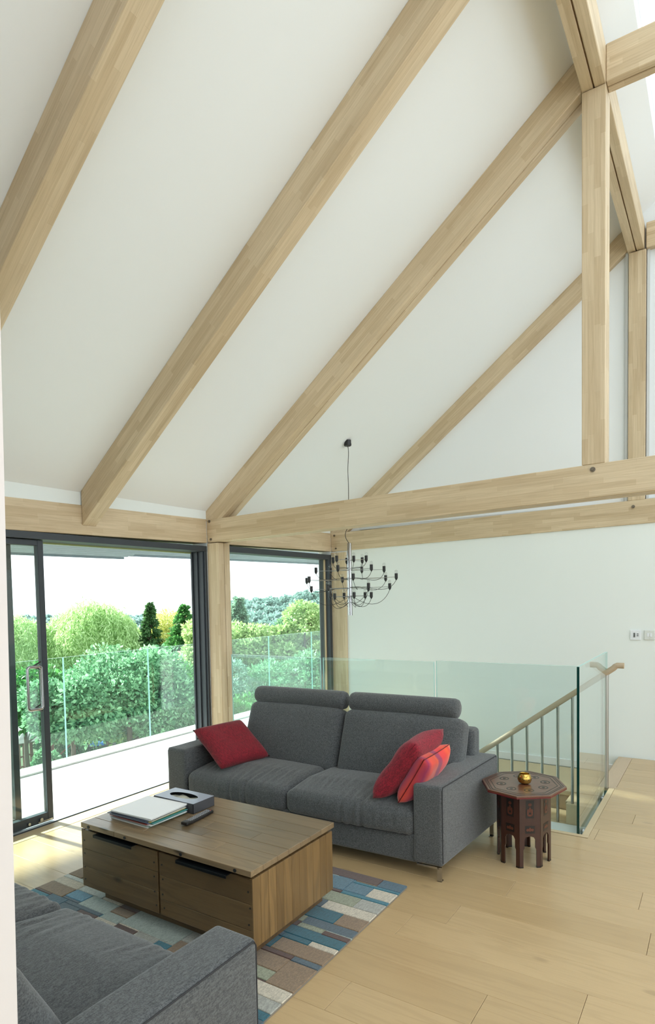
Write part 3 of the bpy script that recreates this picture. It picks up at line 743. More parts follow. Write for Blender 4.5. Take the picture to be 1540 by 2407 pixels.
P = [  # x0, x1, y0, y1
 ('br', -2.30, XB, 3.110, 3.198), ('nb', XB, XC, 3.10, 3.198), ('te', -1.66, XC, 3.075, 3.10), ('te', XB+.0, XC, 3.072, 3.076), ('bl', -2.05, -1.664, 2.962, 3.106), ('bl', -1.664, XB, 2.966, 3.073),
 ('cr', XB, XC, 2.966, 3.071), ('te', -1.66, XC, 2.930, 2.964), ('br', -1.95, -1.66, 2.932, 2.960), ('gg', -1.716, XB, 2.822, 2.928), ('gb', XB, XC, 2.822, 2.928), ('te', -1.86, -1.716, 2.822, 2.928),
 ('cr', XA, XC, 2.736, 2.820), ('sl', -1.86, XA, 2.736, 2.820), ('dt', -1.86, XB, 2.622, 2.734), ('tn', XB, XC, 2.622, 2.734), ('sl', XA, XC, 2.548, 2.620), ('gg', -1.80, XA, 2.560, 2.620), ('gg', XA, XB, 2.510, 2.546), ('br', XB, XC, 2.506, 2.546), ('br', -1.80, XA, 2.510, 2.558),
 ('dt', -1.72, XC, 2.432, 2.506), ('dt', XA-.01, XB, 2.390, 2.430), ('cr', XB, XC, 2.390, 2.430), ('tn', XA, XC, 2.286, 2.388), ('dt', -1.72, XA, 2.286, 2.388), ('br', -1.72, XB, 2.250, 2.284), ('sl', XB, XC, 2.246, 2.284), ('tn', -1.72, XB, 2.140, 2.248), ('tn', XB, XC, 2.056, 2.244),
 ('gg', -1.72, XB, 2.066, 2.138), ('cr', -1.72, XC, 1.976, 2.054), ('gb', -1.72, XC, 1.900, 1.974), ('pg', -1.72, XB-.02, 1.82, 1.898), ('dt', XB-.02, XC, 1.850, 1.898), ('tn', -1.72, XC, 1.74, 1.818),
]
left = [('tn', X0, -3.00, 2.27, 2.45), ('br', -3.00, -2.80, 2.36, 2.50), ('wh', X0, -2.90, 2.235, 2.268), ('cr', X0, -2.90, 2.162, 2.233), ('tn', X0, -2.90, 2.06, 2.160), ('wh', -2.898, -2.70, 2.170, 2.26), ('lb', -2.898, -2.760, 2.085, 2.168), ('pg', -2.758, -2.55, 2.06, 2.168), ('tn', -2.548, -2.42, 2.10, 2.16), ('pg', -2.548, -2.42, 2.03, 2.098), ('pg', -2.418, -2.05, 2.05, 2.20), ('gb', -2.048, -1.722, 2.10, 2.20), ('tn', -2.048, -1.722, 1.99, 2.098),
 ('te', X0, -2.80, 2.52, 2.62), ('cr', X0, -2.80, 2.64, 2.80), ('sl', X0, -2.80, 2.82, 3.00), ('tn', X0, -2.32, 3.06, 3.198), ('pg', -2.8, -2.07, 2.94, 3.05)]
P += left
G = .01; nx_, ny_ = int(round((XC-X0)/G)), int(round((3.198-.752)/G)); occ = np.zeros((nx_, ny_), bool)
for q in P:
    occ[max(0, int(round((q[1]-X0)/G))):int(round((q[2]-X0)/G)), max(0, int(round((q[3]-.752)/G))):int(round((q[4]-.752)/G))] = True
occ[int((-2.68-X0)/G):int((-1.73-X0)/G), int((2.24-.752)/G):int((2.80-.752)/G)] = True     # the plinth stands here
rr = random.Random(9); fill = []
for j in range(ny_):
    for i in range(nx_):
        if occ[i, j]: continue
        wI, hI = rr.choice((14, 14, 28, 42)), rr.choice((5, 8, 10, 12))
        w_ = 1
        while w_ < wI and i+w_ < nx_ and not occ[i+w_, j]: w_ += 1
        if nx_-(i+w_) < 5 and not occ[i+w_:nx_, j].any(): w_ = nx_-i
        h_ = 1
        while h_ < hI and j+h_ < ny_ and not occ[i:i+w_, j+h_].any(): h_ += 1
        occ[i:i+w_, j:j+h_] = True; fill.append((rr.choice(list(RC)[:10]), X0+i*G, X0+(i+w_)*G, .752+j*G, .752+(j+h_)*G))
for k, a, c, d, e in P + fill:
    if c-a < .01 or e-d < .008: continue
    obj('patch', bx(a+.0005, c-.0005, d+.0005, e-.0005, .009, .0165), RM[k], rug, bev=.0025)

# ------------------------------------------------------------------ coffee table
ct = thing('coffee_table', 'chunky reclaimed wood coffee table with drawers standing on the rug', 'coffee table', (-2.18, 2.45, .0165))
obj('plinth', bx(-2.69, -1.692, 2.19, 2.795, .0165, .115), M['tabled'], ct)
obj('carcass', bx(-2.745, -1.640, 2.135, 2.775, .10, .418), M['tabled'], ct)
ty = [2.085, 2.175, 2.285, 2.375, 2.475, 2.565, 2.665, 2.795]; tr = random.Random(2)
for a, c in zip(ty, ty[1:]):
    xs = [-2.742] + sorted(tr.uniform(-2.55, -1.8) for _ in range(tr.choice((1, 1, 2)))) + [-1.612]
    for x0, x1 in zip(xs, xs[1:]):
        if x1-x0 < .05: continue
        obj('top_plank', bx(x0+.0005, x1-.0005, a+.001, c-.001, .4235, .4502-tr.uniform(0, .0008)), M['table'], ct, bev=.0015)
def drawer(x0, x1, hx0, hx1, seams):
    d = obj('drawer', bx(x0, x1, 2.125, 2.134, .098, .400), M['tabled'], ct)
    zs = [.095]+seams+[.403]
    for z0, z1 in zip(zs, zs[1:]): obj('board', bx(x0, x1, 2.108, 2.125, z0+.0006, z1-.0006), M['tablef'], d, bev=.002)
    h = MB(); h.box(hx0, hx1, 2.073, 2.128, .4035, .4075); h.box(hx0, hx1, 2.073, 2.077, .392, .4035)
    obj('handle', h, M['ironplate'], d, bev=.0008)
    for xx in (x0+.022, x1-.022):
        for z in (.135, .20, .275, .345): 
            q = xx + tr.uniform(-.008, .008); obj('nail', MB().tube([(q, 2.1095, z), (q, 2.1065, z)], .0045, 7), M['frame2'], d)
drawer(-2.768, -2.199, -2.632, -2.345, [.205, .300]); drawer(-2.188, -1.624, -2.045, -1.742, [.175, .290])
sy = [2.108, 2.165, 2.225, 2.285, 2.345, 2.41, 2.475, 2.545, 2.60, 2.665, 2.725, 2.79]
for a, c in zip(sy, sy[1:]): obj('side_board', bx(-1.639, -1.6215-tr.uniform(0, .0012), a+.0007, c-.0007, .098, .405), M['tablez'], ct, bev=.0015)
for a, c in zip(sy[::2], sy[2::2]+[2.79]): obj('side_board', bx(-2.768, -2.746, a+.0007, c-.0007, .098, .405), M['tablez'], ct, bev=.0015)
for xx in (-2.68, -2.40, -2.02, -1.70): obj('screw', MB().tube([(xx, 2.0855, .436), (xx, 2.0825, .436)], .008, 12), M['frame2'], ct)

# papers and magazines: one thing each
TZ = .4505
cover = {'white': (.80, .80, .80), 'grey': (.42, .44, .46), 'yellow': (.75, .58, .02), 'blue': (.03, .12, .30), 'green': (.12, .25, .17), 'red': (.35, .05, .03), 'teal': (.08, .30, .30), 'navy': (.03, .04, .07), 'cream': (.68, .66, .58)}
stack = [('white', .0035, 0, 'white magazine at the bottom of the paper stack'), ('green', .004, .01, 'green-edged magazine second from the bottom of the stack'), ('grey', .003, -.012, 'grey-edged magazine low in the paper stack'),
         ('white', .004, .014, 'white brochure below the red-edged magazine'), ('red', .0035, -.006, 'red-edged magazine in the middle of the paper stack'), ('teal', .003, .012, 'teal-edged magazine above the red one'), ('blue', .0045, -.004, 'blue magazine under the yellow one'),
         ('yellow', .0035, .0, 'bright yellow magazine in the paper stack'), ('cream', .003, .012, 'cream booklet just above the yellow magazine'), ('navy', .0035, -.01, 'dark-covered magazine third from the top of the stack'), ('white', .006, .004, 'thick white papers second from the top of the stack'), ('white', .006, .008, 'topmost white papers of the stack on the coffee table')]
z = TZ; ps = random.Random(4)
for i, (cn, t, off, lab) in enumerate(stack):
    lx, ly = (.285, .265) if i < 9 else (.29, .285)
    a = .03*ps.uniform(-1, 1) + (.03 if i > 8 else 0)
    cxp, cyp = -2.505+off+ps.uniform(-.006, .006), 2.348+off*.5+ps.uniform(-.006, .006)
    mb = bx(-lx/2, lx/2, -ly/2, ly/2, 0, t*.3); 
    o = tag(obj('magazine', mb, flat('cover_'+cn, cover[cn], .35), loc=(cxp, cyp, z), rot=Matrix.Rotation(a, 3, 'Z')), lab, 'magazine', 'papers stacked on the coffee table')
    obj('pages', bx(-lx/2+.002, lx/2-.003, -ly/2+.002, ly/2-.002, t*.3, t*.8), M['paper'], o, loc=(cxp, cyp, z), rot=Matrix.Rotation(a, 3, 'Z'))
    obj('cover', bx(-lx/2, lx/2, -ly/2, ly/2, t*.8, t), flat('cover_'+cn, cover[cn], .35), o, loc=(cxp, cyp, z), rot=Matrix.Rotation(a, 3, 'Z'))
    z += t + .0003
# tissue box
tb = thing('tissue_box', 'grey tissue box with an oval opening beside the papers', 'tissue box', (-2.465, 2.585, TZ))
X_, Y_, X2, Y2, ZB, ZT = -2.615, 2.498, -2.315, 2.672, TZ, .506
sd_ = MB(); 
for q in ((X_, X2, Y_, Y_+.002), (X_, X2, Y2-.002, Y2), (X_, X_+.002, Y_, Y2), (X2-.002, X2, Y_, Y2)): sd_.box(*q, ZB, ZT-.001)
sd_.box(X_, X2, Y_, Y2, ZB, ZB+.001)
obj('sides', sd_, M['tissued'], tb)
tp = MB(); n = 48; cx_, cy_ = (X_+X2)/2, (Y_+Y2)/2; ring = []; outr = []
for k in range(n):
    t = 2*PI*k/n; c, s_ = math.cos(t), math.sin(t); ring.append((cx_+.100*c, cy_+.044*s_))
    m_ = max(abs(c)/((X2-X_)/2), abs(s_)/((Y2-Y_)/2)); outr.append((cx_+c/m_, cy_+s_/m_))
vs = [(x, y, zz) for zz in (ZT-.001, ZT) for lst in (ring, outr) for x, y in lst]
fs = []
for k in range(n):
    j = (k+1) % n; fs += [(k, j, n+j, n+k), (2*n+k, 2*n+j, 3*n+j, 3*n+k), (k, j, 2*n+j, 2*n+k), (n+k, n+j, 3*n+j, 3*n+k)]
tp.add(vs, fs); obj('lid', tp, M['tissue'], tb)
obj('tissue', MB().add([(cx_-.11+.22*i/8, cy_-.05+.1*j/4, ZT-.022+.006*math.sin(i*1.7+j)) for i in range(9) for j in range(5)], [(i*5+j, i*5+j+1, i*5+j+6, i*5+j+5) for i in range(8) for j in range(4)]), M['tissuei'], tb, smooth=True)
# remote control
rm = rbox(.046, .238, .016, .006, 10, 16, 10, lambda p, n_: Vector((p.x*(1-.08*abs(p.y)/.12), p.y, p.z+.004*(1 if p.y < -.08 else 0))))
ro = tag(obj('remote_control', rm, M['black'], loc=(-2.243, 2.452, TZ+.009), rot=Matrix.Rotation(.10, 3, 'Z'), smooth=True), 'black remote control lying in front of the tissue box', 'remote control')
bt = MB()
for i in range(14):
    for j in range(3): bt.box(-.014+j*.011, -.008+j*.011, -.095+i*.0145, -.088+i*.0145, .008, .0105)
obj('buttons', bt, flat('remote_buttons', (.35, .36, .38), .5), ro, loc=(-2.243, 2.452, TZ+.009), rot=Matrix.Rotation(.10, 3, 'Z'))
obj('power_button', bx(.008, .014, .098, .104, .008, .011), flat('red_button', (.5, .03, .02), .4), ro, loc=(-2.243, 2.452, TZ+.009), rot=Matrix.Rotation(.10, 3, 'Z'))

# ------------------------------------------------------------------ octagonal side table
EC = Vector((-.975, 3.985, 0)); EX, EY = 1.0, 1.27
et = thing('side_table', 'small octagonal carved dark red side table at the right sofa arm', 'side table', tuple(EC))
def esc(mb): return mb.xf(lambda x, y, z: (EC.x+x*EX, EC.y+y*EY, z))
def octo(r, a0=9): return [(r*math.cos(math.radians(a0+45*k)), r*math.sin(math.radians(a0+45*k))) for k in range(8)]
obj('tabletop', esc(MB().prism(octo(.236), 2, .4445, .4555)), M['lacqtop'], et, bev=.0015)
obj('rim', esc(MB().prism(octo(.2375), 2, .440, .4455)), M['lacqr'], et)
for r in (.222, .210, .190):
    a, c = octo(r), octo(r-.0045); v = [(p[0], p[1], zz) for zz in (.4554, .4560) for lst in (a, c) for p in lst]
    f = []
    for k in range(8): j = (k+1) % 8; f += [(k, j, 8+j, 8+k), (16+k, 16+j, 24+j, 24+k), (k, j, 16+j, 16+k), (8+k, 8+j, 24+j, 24+k)]
    obj('border_line', esc(MB().add(v, f)), M['lacqd'], et)
for k in range(8):
    t = math.radians(9+22.5+45*k); mx, my = .125*math.cos(t), .125*math.sin(t)
    g = MB().tube([(mx+.024*math.cos(u_), my+.024*math.sin(u_), .4555) for u_ in [2*PI*i/16 for i in range(16)]], .0035, 4, closed=True)
    g.prism([(mx+.009*math.cos(i*PI/4+.3*(i % 2)), my+.012*math.sin(i*PI/4)) for i in range(8)], 2, .4552, .4563)
    g.xf(lambda x, y, z: (x, y, min(z, .4566))); obj('medallion', esc(g), M['lacqd'], et)
for k in range(8):
    am = math.radians(9+22.5+45*k); R0 = .140; hw = R0*math.tan(PI/8)-.001
    lg_, sh = .021, .033
    out = [(-hw, 0), (-hw+lg_, 0), (-hw+lg_, .105), (-hw+lg_+.006, .118), (-hw+lg_+.006, .165), (-.020, .182), (0, .188), (.020, .182), (hw-lg_-.006, .165), (hw-lg_-.006, .118), (hw-lg_, .105), (hw-lg_, 0), (hw, 0), (hw, .4395), (-hw, .4395)]
    def place(mb, am=am): return esc(mb.xf(lambda x, y, z: ((R0+y)*math.cos(am)-x*math.sin(am), (R0+y)*math.sin(am)+x*math.cos(am), z)))
    pn = obj('side_panel', place(MB().prism(out, 1, -.010, 0)), M['lacq'], et)
    obj('foot', place(bx(-hw, -hw+lg_, -.011, .001, 0.0, .008).box(hw-lg_, hw, -.011, .001, 0.0, .008)), M['lacqd'], pn)
    obj('inlay', place(bx(-.022, .022, 0, .0008, .295, .40)), M['lacqd'], pn); obj('inlay', place(bx(-.026, .026, 0, .0008, .205, .250)), M['lacqd'], pn)
    dd = MB()
    for (u_, v_, a_, b_) in ((0, .375, .010, .010), (0, .345, .006, .018), (-.011, .33, .005, .022), (.011, .33, .005, .022), (0, .312, .013, .006), (0, .228, .007, .013), (-.013, .226, .008, .009), (.013, .226, .008, .009)):
        dd.prism([(u_+a_*math.cos(i*PI/4), v_+b_*math.sin(i*PI/4)) for i in range(8)], 1, .0007, .0016)
    obj('carving', place(dd), M['lacqo'], pn)
bw = MB().lathe([(0, 0), (.020, 0), (.034, .008), (.0395, .024), (.0385, .040), (.032, .056), (.0295, .0605), (.028, .058), (.031, .052), (.036, .038), (.036, .024), (.028, .010), (0, .006)], (0, 0, 0), 32)
bo = tag(obj('candle_bowl', bw, M['brass'], loc=(-.965, 3.975, .4566), smooth=True), 'small round brass bowl with cut-out stars on the side table', 'bowl')
cs = MB()
for k in range(9):
    t = 2*PI*k/9
    for zz, rr_, s_ in ((.030, .0400, .004), (.046, .0372, .003)):
        t2_ = t + (.35 if zz > .04 else 0); c = Vector((rr_*math.cos(t2_), rr_*math.sin(t2_), zz)); tg = Vector((-math.sin(t2_), math.cos(t2_), 0))
        vs = [c + tg*(s_*(1 if i % 2 == 0 else .45)*math.cos(i*PI/5)) + Vector((0, 0, s_*(1 if i % 2 == 0 else .45)*math.sin(i*PI/5))) for i in range(10)]
        cs.add(vs + [c*1.0 + Vector((.0004*math.cos(t2_), .0004*math.sin(t2_), 0))], [(i, (i+1) % 10, 10) for i in range(10)])
obj('star_cutout', cs, M['lacqd'], bo, loc=(-.965, 3.975, .4566))

# ------------------------------------------------------------------ garden
gz = -4.5
def gheight(x, y):
    d = math.hypot(x, y)
    return gz - .035*max(0, d-26) + .25*noise.noise(Vector((x*.08, y*.08, 0)))
gm = MB(); N_ = 70
gs = [(-330 + 330*(1-(1-i/N_)**1.0)) for i in range(N_+1)]
xs_ = [-8 - 600*(i/N_)**2.2 for i in range(N_+1)]; ys_ = [-60 + 660*(i/N_)**1.5 for i in range(N_+1)]
vs = [(x, y, gheight(x, y)) for x in xs_ for y in ys_]
fs = [(i*(N_+1)+j, (i+1)*(N_+1)+j, (i+1)*(N_+1)+j+1, i*(N_+1)+j+1) for i in range(N_) for j in range(N_)]
m, n, l, p = newmat('garden_ground'); g_ = n.new('ShaderNodeNewGeometry').outputs['Position']
l.new(mixc(n, l, ramp(n, l, noise_tex(n, l, g_, .35, 4), [(.45, (0, 0, 0)), (.58, (1, 1, 1))]), (.045, .085, .02), (.17, .14, .085)), p.inputs['Base Color']); p.inputs['Roughness'].default_value = .95
M['ground'] = m
struct('garden_ground', MB().add(vs, fs), M['ground'], smooth=True)
gl2 = MB(); gl2.box(-8, 6, -6, 14, -4.6, -4.4); struct('house_base', gl2, M['deck'])

def leafmesh(name, pts, size, asp, droop, mat, parent, out=None, seed=0, spread=1.0):
    """one quad per leaf cluster, real geometry"""
    rng = np.random.default_rng(seed); n = len(pts)
    d = rng.normal(size=(n, 3)); 
    if out is not None: d = d*.8*spread + out
    d[:, 2] -= droop; d /= np.linalg.norm(d, axis=1)[:, None]
    s = np.cross(d, rng.normal(size=(n, 3))); s /= np.linalg.norm(s, axis=1)[:, None]
    L = size*rng.uniform(.6, 1.35, n)[:, None]; Wd = L*asp
    nrm = np.cross(d, s)
    v = np.empty((n, 4, 3)); v[:, 0] = pts; v[:, 1] = pts + d*L*.5 + s*Wd*.5 + nrm*L*.08; v[:, 2] = pts + d*L; v[:, 3] = pts + d*L*.5 - s*Wd*.5 + nrm*L*.08
    me = bpy.data.meshes.new(name); me.vertices.add(4*n); me.vertices.foreach_set('co', v.ravel())
    me.loops.add(4*n); me.loops.foreach_set('vertex_index', np.arange(4*n, dtype=np.int32)); me.polygons.add(n)
    me.polygons.foreach_set('loop_start', np.arange(0, 4*n, 4, dtype=np.int32)); me.polygons.foreach_set('loop_total', np.full(n, 4, dtype=np.int32))
    at = me.attributes.new('leaf_tint', 'FLOAT', 'POINT'); at.data.foreach_set('value', np.repeat(rng.random(n)**1.3, 4).astype(np.float32))
    me.materials.append(mat); me.update(); me.validate()
    o = bpy.data.objects.new(name, me); COL.objects.link(o); WM[o.name] = Matrix.Identity(4)
    o.parent = parent; o.matrix_parent_inverse = WM[parent.name].inverted(); o['kind'] = 'stuff'; return o
def crown_pts(c, r, h, n, seed, lobes=26, inner=.5):
    """points on the skins of many small lobes filling an ellipsoid; returns points and outward directions"""
    rng = np.random.default_rng(seed); P_, O_ = [], []
    for k in range(lobes):
        a = rng.uniform(0, 2*np.pi); zz = rng.uniform(-.85, .9); q = math.sqrt(max(0, 1-zz*zz))*rng.uniform(.45, .80)
        lc = np.array([c[0]+r*q*math.cos(a), c[1]+r*q*math.sin(a), c[2]+h*zz*.72]); lr = r*rng.uniform(.28, .46)
        m_ = n//lobes; dd = rng.normal(size=(m_, 3)); dd /= np.linalg.norm(dd, axis=1)[:, None]
        rad = lr*rng.uniform(inner, 1.0, m_)[:, None]**.5
        P_.append(lc + dd*rad*np.array([1, 1, .85])); O_.append(dd)
    return np.vstack(P_), np.vstack(O_)
M['trunk'] = pbr('bark', (.09, .06, .04), .9)
def trunk(root, x, y, zb, zt, r):
    pts = [(x+.25*r*math.sin(i), y+.25*r*math.cos(i*1.3), zb+(zt-zb)*i/5) for i in range(6)]
    obj('trunk', MB().tube(pts, r, 8, rs=[r*(1-.14*i) for i in range(6)]), M['trunk'], root, smooth=True)
    b = MB(); rr_ = random.Random(int(abs(x*100)))
    for k in range(6):
        a = rr_.uniform(0, 2*PI); z0 = zb+(zt-zb)*rr_.uniform(.5, .9); L = min((zt-zb)*.3, r*5)
        b.tube([(x, y, z0), (x+L*.5*math.cos(a), y+L*.5*math.sin(a), z0+L*.35), (x+L*math.cos(a), y+L*math.sin(a), z0+L*.6)], r*.3, 5, rs=[r*.4, r*.28, r*.1])
    obj('branch', b, M['trunk'], root)
def broadleaf(x, y, zt, r, hh, n, size, mat, label, seed, asp=.6, droop=.1, lobes=26, group='garden trees', cat='tree'):
    zb = gheight(x, y); root = thing('tree', label, cat, (x, y, zb), group)
    trunk(root, x, y, zb-.1, zt-hh*.5, max(.06, r*.07))
    P_, O_ = crown_pts((x, y, zt-hh), r, hh, n, seed, lobes)
    leafmesh('foliage', P_, size, asp, droop, mat, root, O_, seed)
def willow(x, y, zt, r, hh, n, mat, label, seed):
    zb = gheight(x, y); root = thing('willow_tree', label, 'tree', (x, y, zb), 'garden trees'); trunk(root, x, y, zb-.1, zt-hh*.5, r*.07)
    rng = np.random.default_rng(seed); P_ = []
    ns = n//26
    for s in range(ns):
        a = rng.uniform(0, 2*np.pi); u = rng.uniform(0, 1)**.6; rr_ = r*u*(1+.12*math.sin(5*a+seed)); z0 = zt - hh*(1-math.sqrt(max(0, 1-u*u*.9)))*.8 + rng.normal()*.12*r*.3
        L = rng.uniform(.25, .9)*hh*.9; bx_, by_ = math.cos(a), math.sin(a); sw_ = rng.normal(size=2)*.10
        t = np.linspace(0, 1, 26)[:, None]
        P_.append(np.hstack([x+bx_*(rr_+.12*r*np.sqrt(t))+sw_[0]*t, y+by_*(rr_+.12*r*np.sqrt(t))+sw_[1]*t, z0+.05*r*np.sin(t*3)-L*t]) + rng.normal(size=(26, 3))*.035*r*.5)
    leafmesh('foliage', np.vstack(P_), .30, .20, 1.6, mat, root, None, seed)
def conifer(x, y, zt, r, hh, n, size, mat, label, seed, droop=.5, asp=.4):
    zb = gheight(x, y); root = thing('conifer', label, 'tree', (x, y, zb), 'garden trees'); trunk(root, x, y, zb-.1, zt-.2, r*.08)
    rng = np.random.default_rng(seed); P_, O_ = [], []; nb = 260
    for k in range(nb):
        t = rng.uniform(0, 1)**.8; z = zt - hh*t; a = rng.uniform(0, 2*np.pi); R_ = r*(.06+.94*t)*(.75+.35*rng.random()); m_ = n//nb
        u = rng.uniform(.25, 1, m_)[:, None]; side = rng.normal(size=(m_, 1))*.10*R_*u
        P_.append(np.hstack([x+math.cos(a)*R_*u-math.sin(a)*side, y+math.sin(a)*R_*u+math.cos(a)*side, z-.16*R_*u+.10*R_*u*u+rng.normal(size=(m_, 1))*.03]))
        O_.append(np.tile([math.cos(a), math.sin(a), -.05], (m_, 1)))
    leafmesh('foliage', np.vstack(P_), size, asp, droop, mat, root, np.vstack(O_), seed, .6)
F = dict(willow=foliage('willow_leaf', (.30, .50, .17), (.60, .84, .42)), lime=foliage('lime_leaf', (.20, .35, .10), (.58, .74, .36)), mid=foliage('mid_leaf', (.06, .19, .08), (.36, .62, .34)),
         dark=foliage('spruce_needle', (.03, .11, .03), (.12, .26, .08)), gold=foliage('golden_needle', (.40, .46, .10), (.74, .78, .30)), cyp=foliage('cypress_needle', (.04, .17, .04), (.13, .36, .09)),
         pale=foliage('pale_leaf', (.13, .25, .17), (.50, .66, .54)), blue=foliage('blue_spruce', (.13, .27, .18), (.34, .52, .36)), hill=foliage('woodland', (.20, .33, .29), (.26, .40, .36)))  # woodland leaf colour blued to paint in the distance haze
def P2(x, y, k): return x*k, y*k
# seen through the sliding door
x, y = P2(-18.69, 15.06, 1.75); willow(x, y, 1.72, 3.5, 6.0, 30000, F['willow'], 'large pale green weeping willow in the centre of the door view', 1)
x, y = P2(-19.1, 12.0, 1.85); willow(x, y, 1.0, 3.3, 5.5, 22000, F['willow'], 'pale weeping willow at the far left, behind the sliding leaf', 2)
x, y = P2(-18.7, 16.6, 1.9); broadleaf(x, y, .2, 2.8, 2.8, 12000, .24, F['lime'], 'lime green tree between the weeping willow and the dark spruce', 21)
x, y = P2(-19.47, 18.71, 1.5); conifer(x, y, 1.60, 1.35, 4.6, 14000, .22, F['dark'], 'narrow dark green spruce beside the willow', 3)
x, y = P2(-19.47, 20.13, 1.5); broadleaf(x, y, 1.45, 1.9, 2.6, 17000, .16, F['gold'], 'golden yellow conifer right of the dark spruce', 4, asp=.35, droop=-.3, lobes=48)
x, y = P2(-17.76, 18.99, 1.4); conifer(x, y, 1.42, 1.9, 3.6, 20000, .18, F['cyp'], 'rich green cypress at the right edge of the door view', 5, droop=-.3)
broadleaf(-12.2, 10.9, .40, 1.75, 1.15, 34000, .10, F['mid'], 'broad light green garden tree behind the middle balcony panels', 6, lobes=44)
broadleaf(-12.0, 9.0, -.05, 1.05, .66, 13000, .12, F['mid'], 'lower rounded green bush left of the broad garden tree', 7)
broadleaf(-12.6, 12.2, .35, .95, 1.5, 13000, .11, F['pale'], 'pale blue-green shrub behind the glass near the door post', 8, asp=.35)
broadleaf(-13.5, 13.0, .15, 1.2, 1.9, 11000, .13, F['cyp'], 'dark green shrub behind the pale shrub near the door post', 9)
broadleaf(-13.6, 11.4, -.30, 1.3, .95, 11000, .13, F['lime'], 'leafy shrub low behind the broad garden tree', 10)
broadleaf(-17.5, 11.4, -.5, 1.5, .78, 11000, .15, F['cyp'], 'dark shrub left behind the sliding leaf, above the pavilion roof', 11)
broadleaf(-14.3, 14.8, -.1, 1.5, 1.8, 11000, .14, F['cyp'], 'dark round shrub low at the right of the door view', 12)
broadleaf(-24.0, 18.6, -2.3, 1.9, 1.5, 9000, .15, F['mid'], 'low green bush beyond the pavilion', 13, cat='bush')
broadleaf(-18.6, 12.9, -3.3, .55, .6, 4000, .12, F['mid'], 'small green bush in front of the pavilion', 14, cat='bush')
broadleaf(-17.5, 17.0, -2.4, 2.2, 1.4, 11000, .16, F['cyp'], 'dark low hedge bush beyond the garden seat', 15, cat='bush')
broadleaf(-22.5, 16.5, -1.2, 2.6, 2.0, 13000, .2, F['mid'], 'green tree directly behind the pavilion fence', 16)
# seen through the fixed window
x, y = P2(-21.05, 26.7, 1.2); conifer(x, y, 1.85, 1.7, 4.6, 13000, .26, F['blue'], 'grey-green spruce at the left of the fixed window view', 30)
broadleaf(-18.6, 21.8, .95, 1.7, 1.5, 14000, .17, F['lime'], 'bright lime tree below the grey-green spruce in the fixed window', 31)
broadleaf(-16.6, 22.6, .55, 1.6, 1.3, 13000, .17, F['lime'], 'bright lime tree in the middle of the fixed window view', 32)
broadleaf(-15.3, 24.2, 1.9, 1.35, 2.3, 15000, .16, F['lime'], 'tall light green tree at the right of the fixed window, behind the chandelier', 33)
broadleaf(-17.2, 26.5, .9, 1.3, 1.5, 11000, .18, F['mid'], 'mid green tree left of the tall tree in the fixed window', 34)
broadleaf(-11.9, 14.6, .35, 1.15, 2.3, 17000, .12, F['pale'], 'blue-green tree behind the well glass at the left of the fixed window', 35, asp=.35)
broadleaf(-10.9, 15.6, .42, 1.2, 2.3, 17000, .12, F['mid'], 'feathery green tree behind the well glass in the middle of the fixed window', 36, asp=.35)
broadleaf(-9.9, 16.4, .52, 1.1, 2.3, 15000, .12, F['mid'], 'green tree behind the well glass at the right of the fixed window', 37)
broadleaf(-10.5, 12.9, -.75, 1.3, 1.5, 14000, .11, F['cyp'], 'low dark green shrub behind the sofa headrest', 38)
broadleaf(-8.6, 12.9, -1.0, 1.2, 1.4, 11000, .11, F['mid'], 'low green shrub right of the dark shrub behind the sofa headrest', 39)
# wooded hill and distant woodland
def blobwood(name, spots, mat, seed):
    rng = np.random.default_rng(seed); P_, O_ = [], []
    for (x, y, z, r) in spots:
        m_ = 1200; dd = rng.normal(size=(m_, 3)); dd[:, 2] = np.abs(dd[:, 2])*1.0 - .35; dd /= np.linalg.norm(dd, axis=1)[:, None]
        lob = 1 + .16*np.sin(dd[:, 0]*7+x)*np.sin(dd[:, 1]*6+y) ; rad = (r*lob*rng.uniform(.82, 1.02, m_))[:, None]
        P_.append(np.array([x, y, z]) + dd*rad*np.array([1, 1, .85])); O_.append(dd)
    root = thing(name[0], name[1], 'woodland', (spots[0][0], spots[0][1], gheight(spots[0][0], spots[0][1])))
    leafmesh('canopy', np.vstack(P_), name[2], .9, .1, mat, root, np.vstack(O_), seed)
rw = random.Random(6); sp_ = []
for k in range(230):
    az = rw.uniform(-.68, -.36); D = rw.uniform(170, 330); x, y = D*math.sin(az), D*math.cos(az)
    hump = math.exp(-((az+.535)/.10)**2)
    top = -16 + (D-170)/160*(18.6 + 2.6*hump - 2.0*abs(az+.50)*5) 
    sp_.append((x, y, top-4.2, rw.uniform(4.2, 6.5)))
blobwood(('wooded_hill', 'wooded hill tinted blue-green for haze on the horizon in the fixed window view', 1.2), sp_, F['hill'], 50)
sp_ = []
for k in range(170):
    az = rw.uniform(-1.12, -.66); D = rw.uniform(210, 420); x, y = D*math.sin(az), D*math.cos(az)
    sp_.append((x, y, -13.5 + (D-210)/210*8.0 + rw.uniform(-1, 1) - 5, rw.uniform(4.5, 7)))
blobwood(('distant_woodland', 'line of distant trees on the horizon in the door view, haze tinted into the leaves', 1.8), sp_, F['hill'], 51)

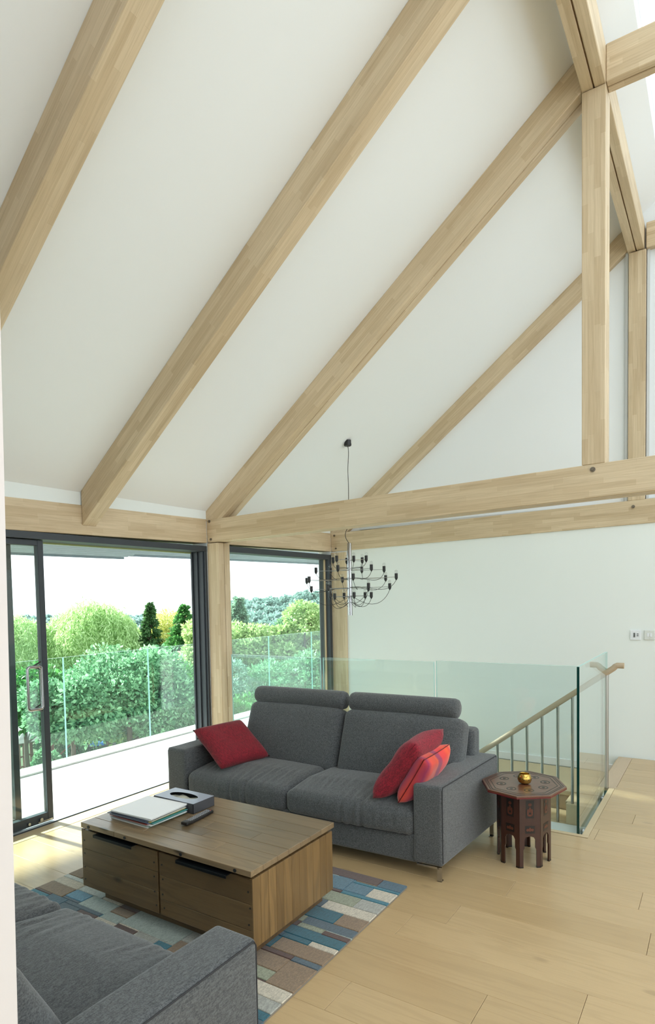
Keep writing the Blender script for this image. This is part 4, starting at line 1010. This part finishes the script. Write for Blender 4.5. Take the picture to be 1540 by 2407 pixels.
# garden pavilion, seat
M['stain'] = pbr('red_stained_wood', (.20, .075, .05), .8); M['thatch'] = pbr('grey_thatch', (.30, .28, .25), .95)
pv_ = thing('garden_pavilion', 'red-brown timber pavilion with a grey thatched roof low in the garden', 'pavilion', (-20.5, 13.4, gz))
for (x, y, r, zt) in ((-20.05, 12.75, .05, -3.2), (-20.6, 13.3, .05, -3.2), (-20.1, 13.75, .04, -3.2), (-20.4, 14.35, .075, -3.05), (-20.3, 15.25, .075, -3.0), (-21.5, 14.2, .06, -3.2), (-21.6, 12.7, .06, -3.2), (-21.0, 16.0, .05, -3.2)):
    obj('timber_upright', MB().tube([(x, y, gz-.3), (x, y, zt)], r, 8), M['stain'], pv_, smooth=True)
for (a, c) in (((-20.05, 12.75, -3.3), (-20.4, 14.35, -3.3)), ((-20.05, 12.75, -3.75), (-20.4, 14.35, -3.75)), ((-20.4, 14.35, -3.55), (-20.3, 15.25, -3.35)), ((-20.4, 14.35, -4.3), (-20.3, 15.25, -3.7)), ((-20.3, 15.25, -3.4), (-21.0, 16.0, -3.35)), ((-20.05, 12.75, -4.1), (-20.4, 14.35, -4.15))):
    obj('crossrail', MB().tube([a, c], .03, 6), M['stain'], pv_)
tm = MB().lathe([(1.05, 0), (1.12, .05), (.7, .27), (.25, .42), (0, .46)], (-20.9, 13.2, -3.27), 22)
obj('thatched_roof', tm.xf(lambda x, y, z: (x+.03*noise.noise(Vector((x*9, y*9, z*9))), y, z+.04*noise.noise(Vector((x*7, y*7, z))))), M['thatch'], pv_)
gs_ = thing('garden_bench', 'dark garden swing seat with a blue cushion under the broad tree', 'bench', (-18.3, 15.0, gz))
for q in ((-18.6, 14.6), (-18.0, 15.5), (-18.9, 14.9), (-18.3, 15.8)): obj('leg', MB().tube([(q[0], q[1], gz-.3), (q[0], q[1], -2.75)], .035, 6), M['frame2'], gs_)
obj('slat_seat', MB().hexa([(a, b_, z) for z in (-3.62, -3.56) for (a, b_) in ((-18.9, 14.9), (-18.3, 15.8), (-18.6, 14.6), (-18.0, 15.5))]), M['frame2'], gs_)
obj('top_rail', MB().tube([(-18.6, 14.6, -3.05), (-18.0, 15.5, -2.85)], .03, 6).tube([(-18.6, 14.6, -3.3), (-18.0, 15.5, -3.2)], .02, 6), M['frame2'], gs_)
obj('seat_cushion', MB().hexa([(a, b_, z) for z in (-3.56, -3.44) for (a, b_) in ((-18.8, 14.85), (-18.5, 15.25), (-18.5, 14.65), (-18.25, 15.05))]), pbr('blue_canvas', (.02, .16, .5), .8), gs_, bev=.02)
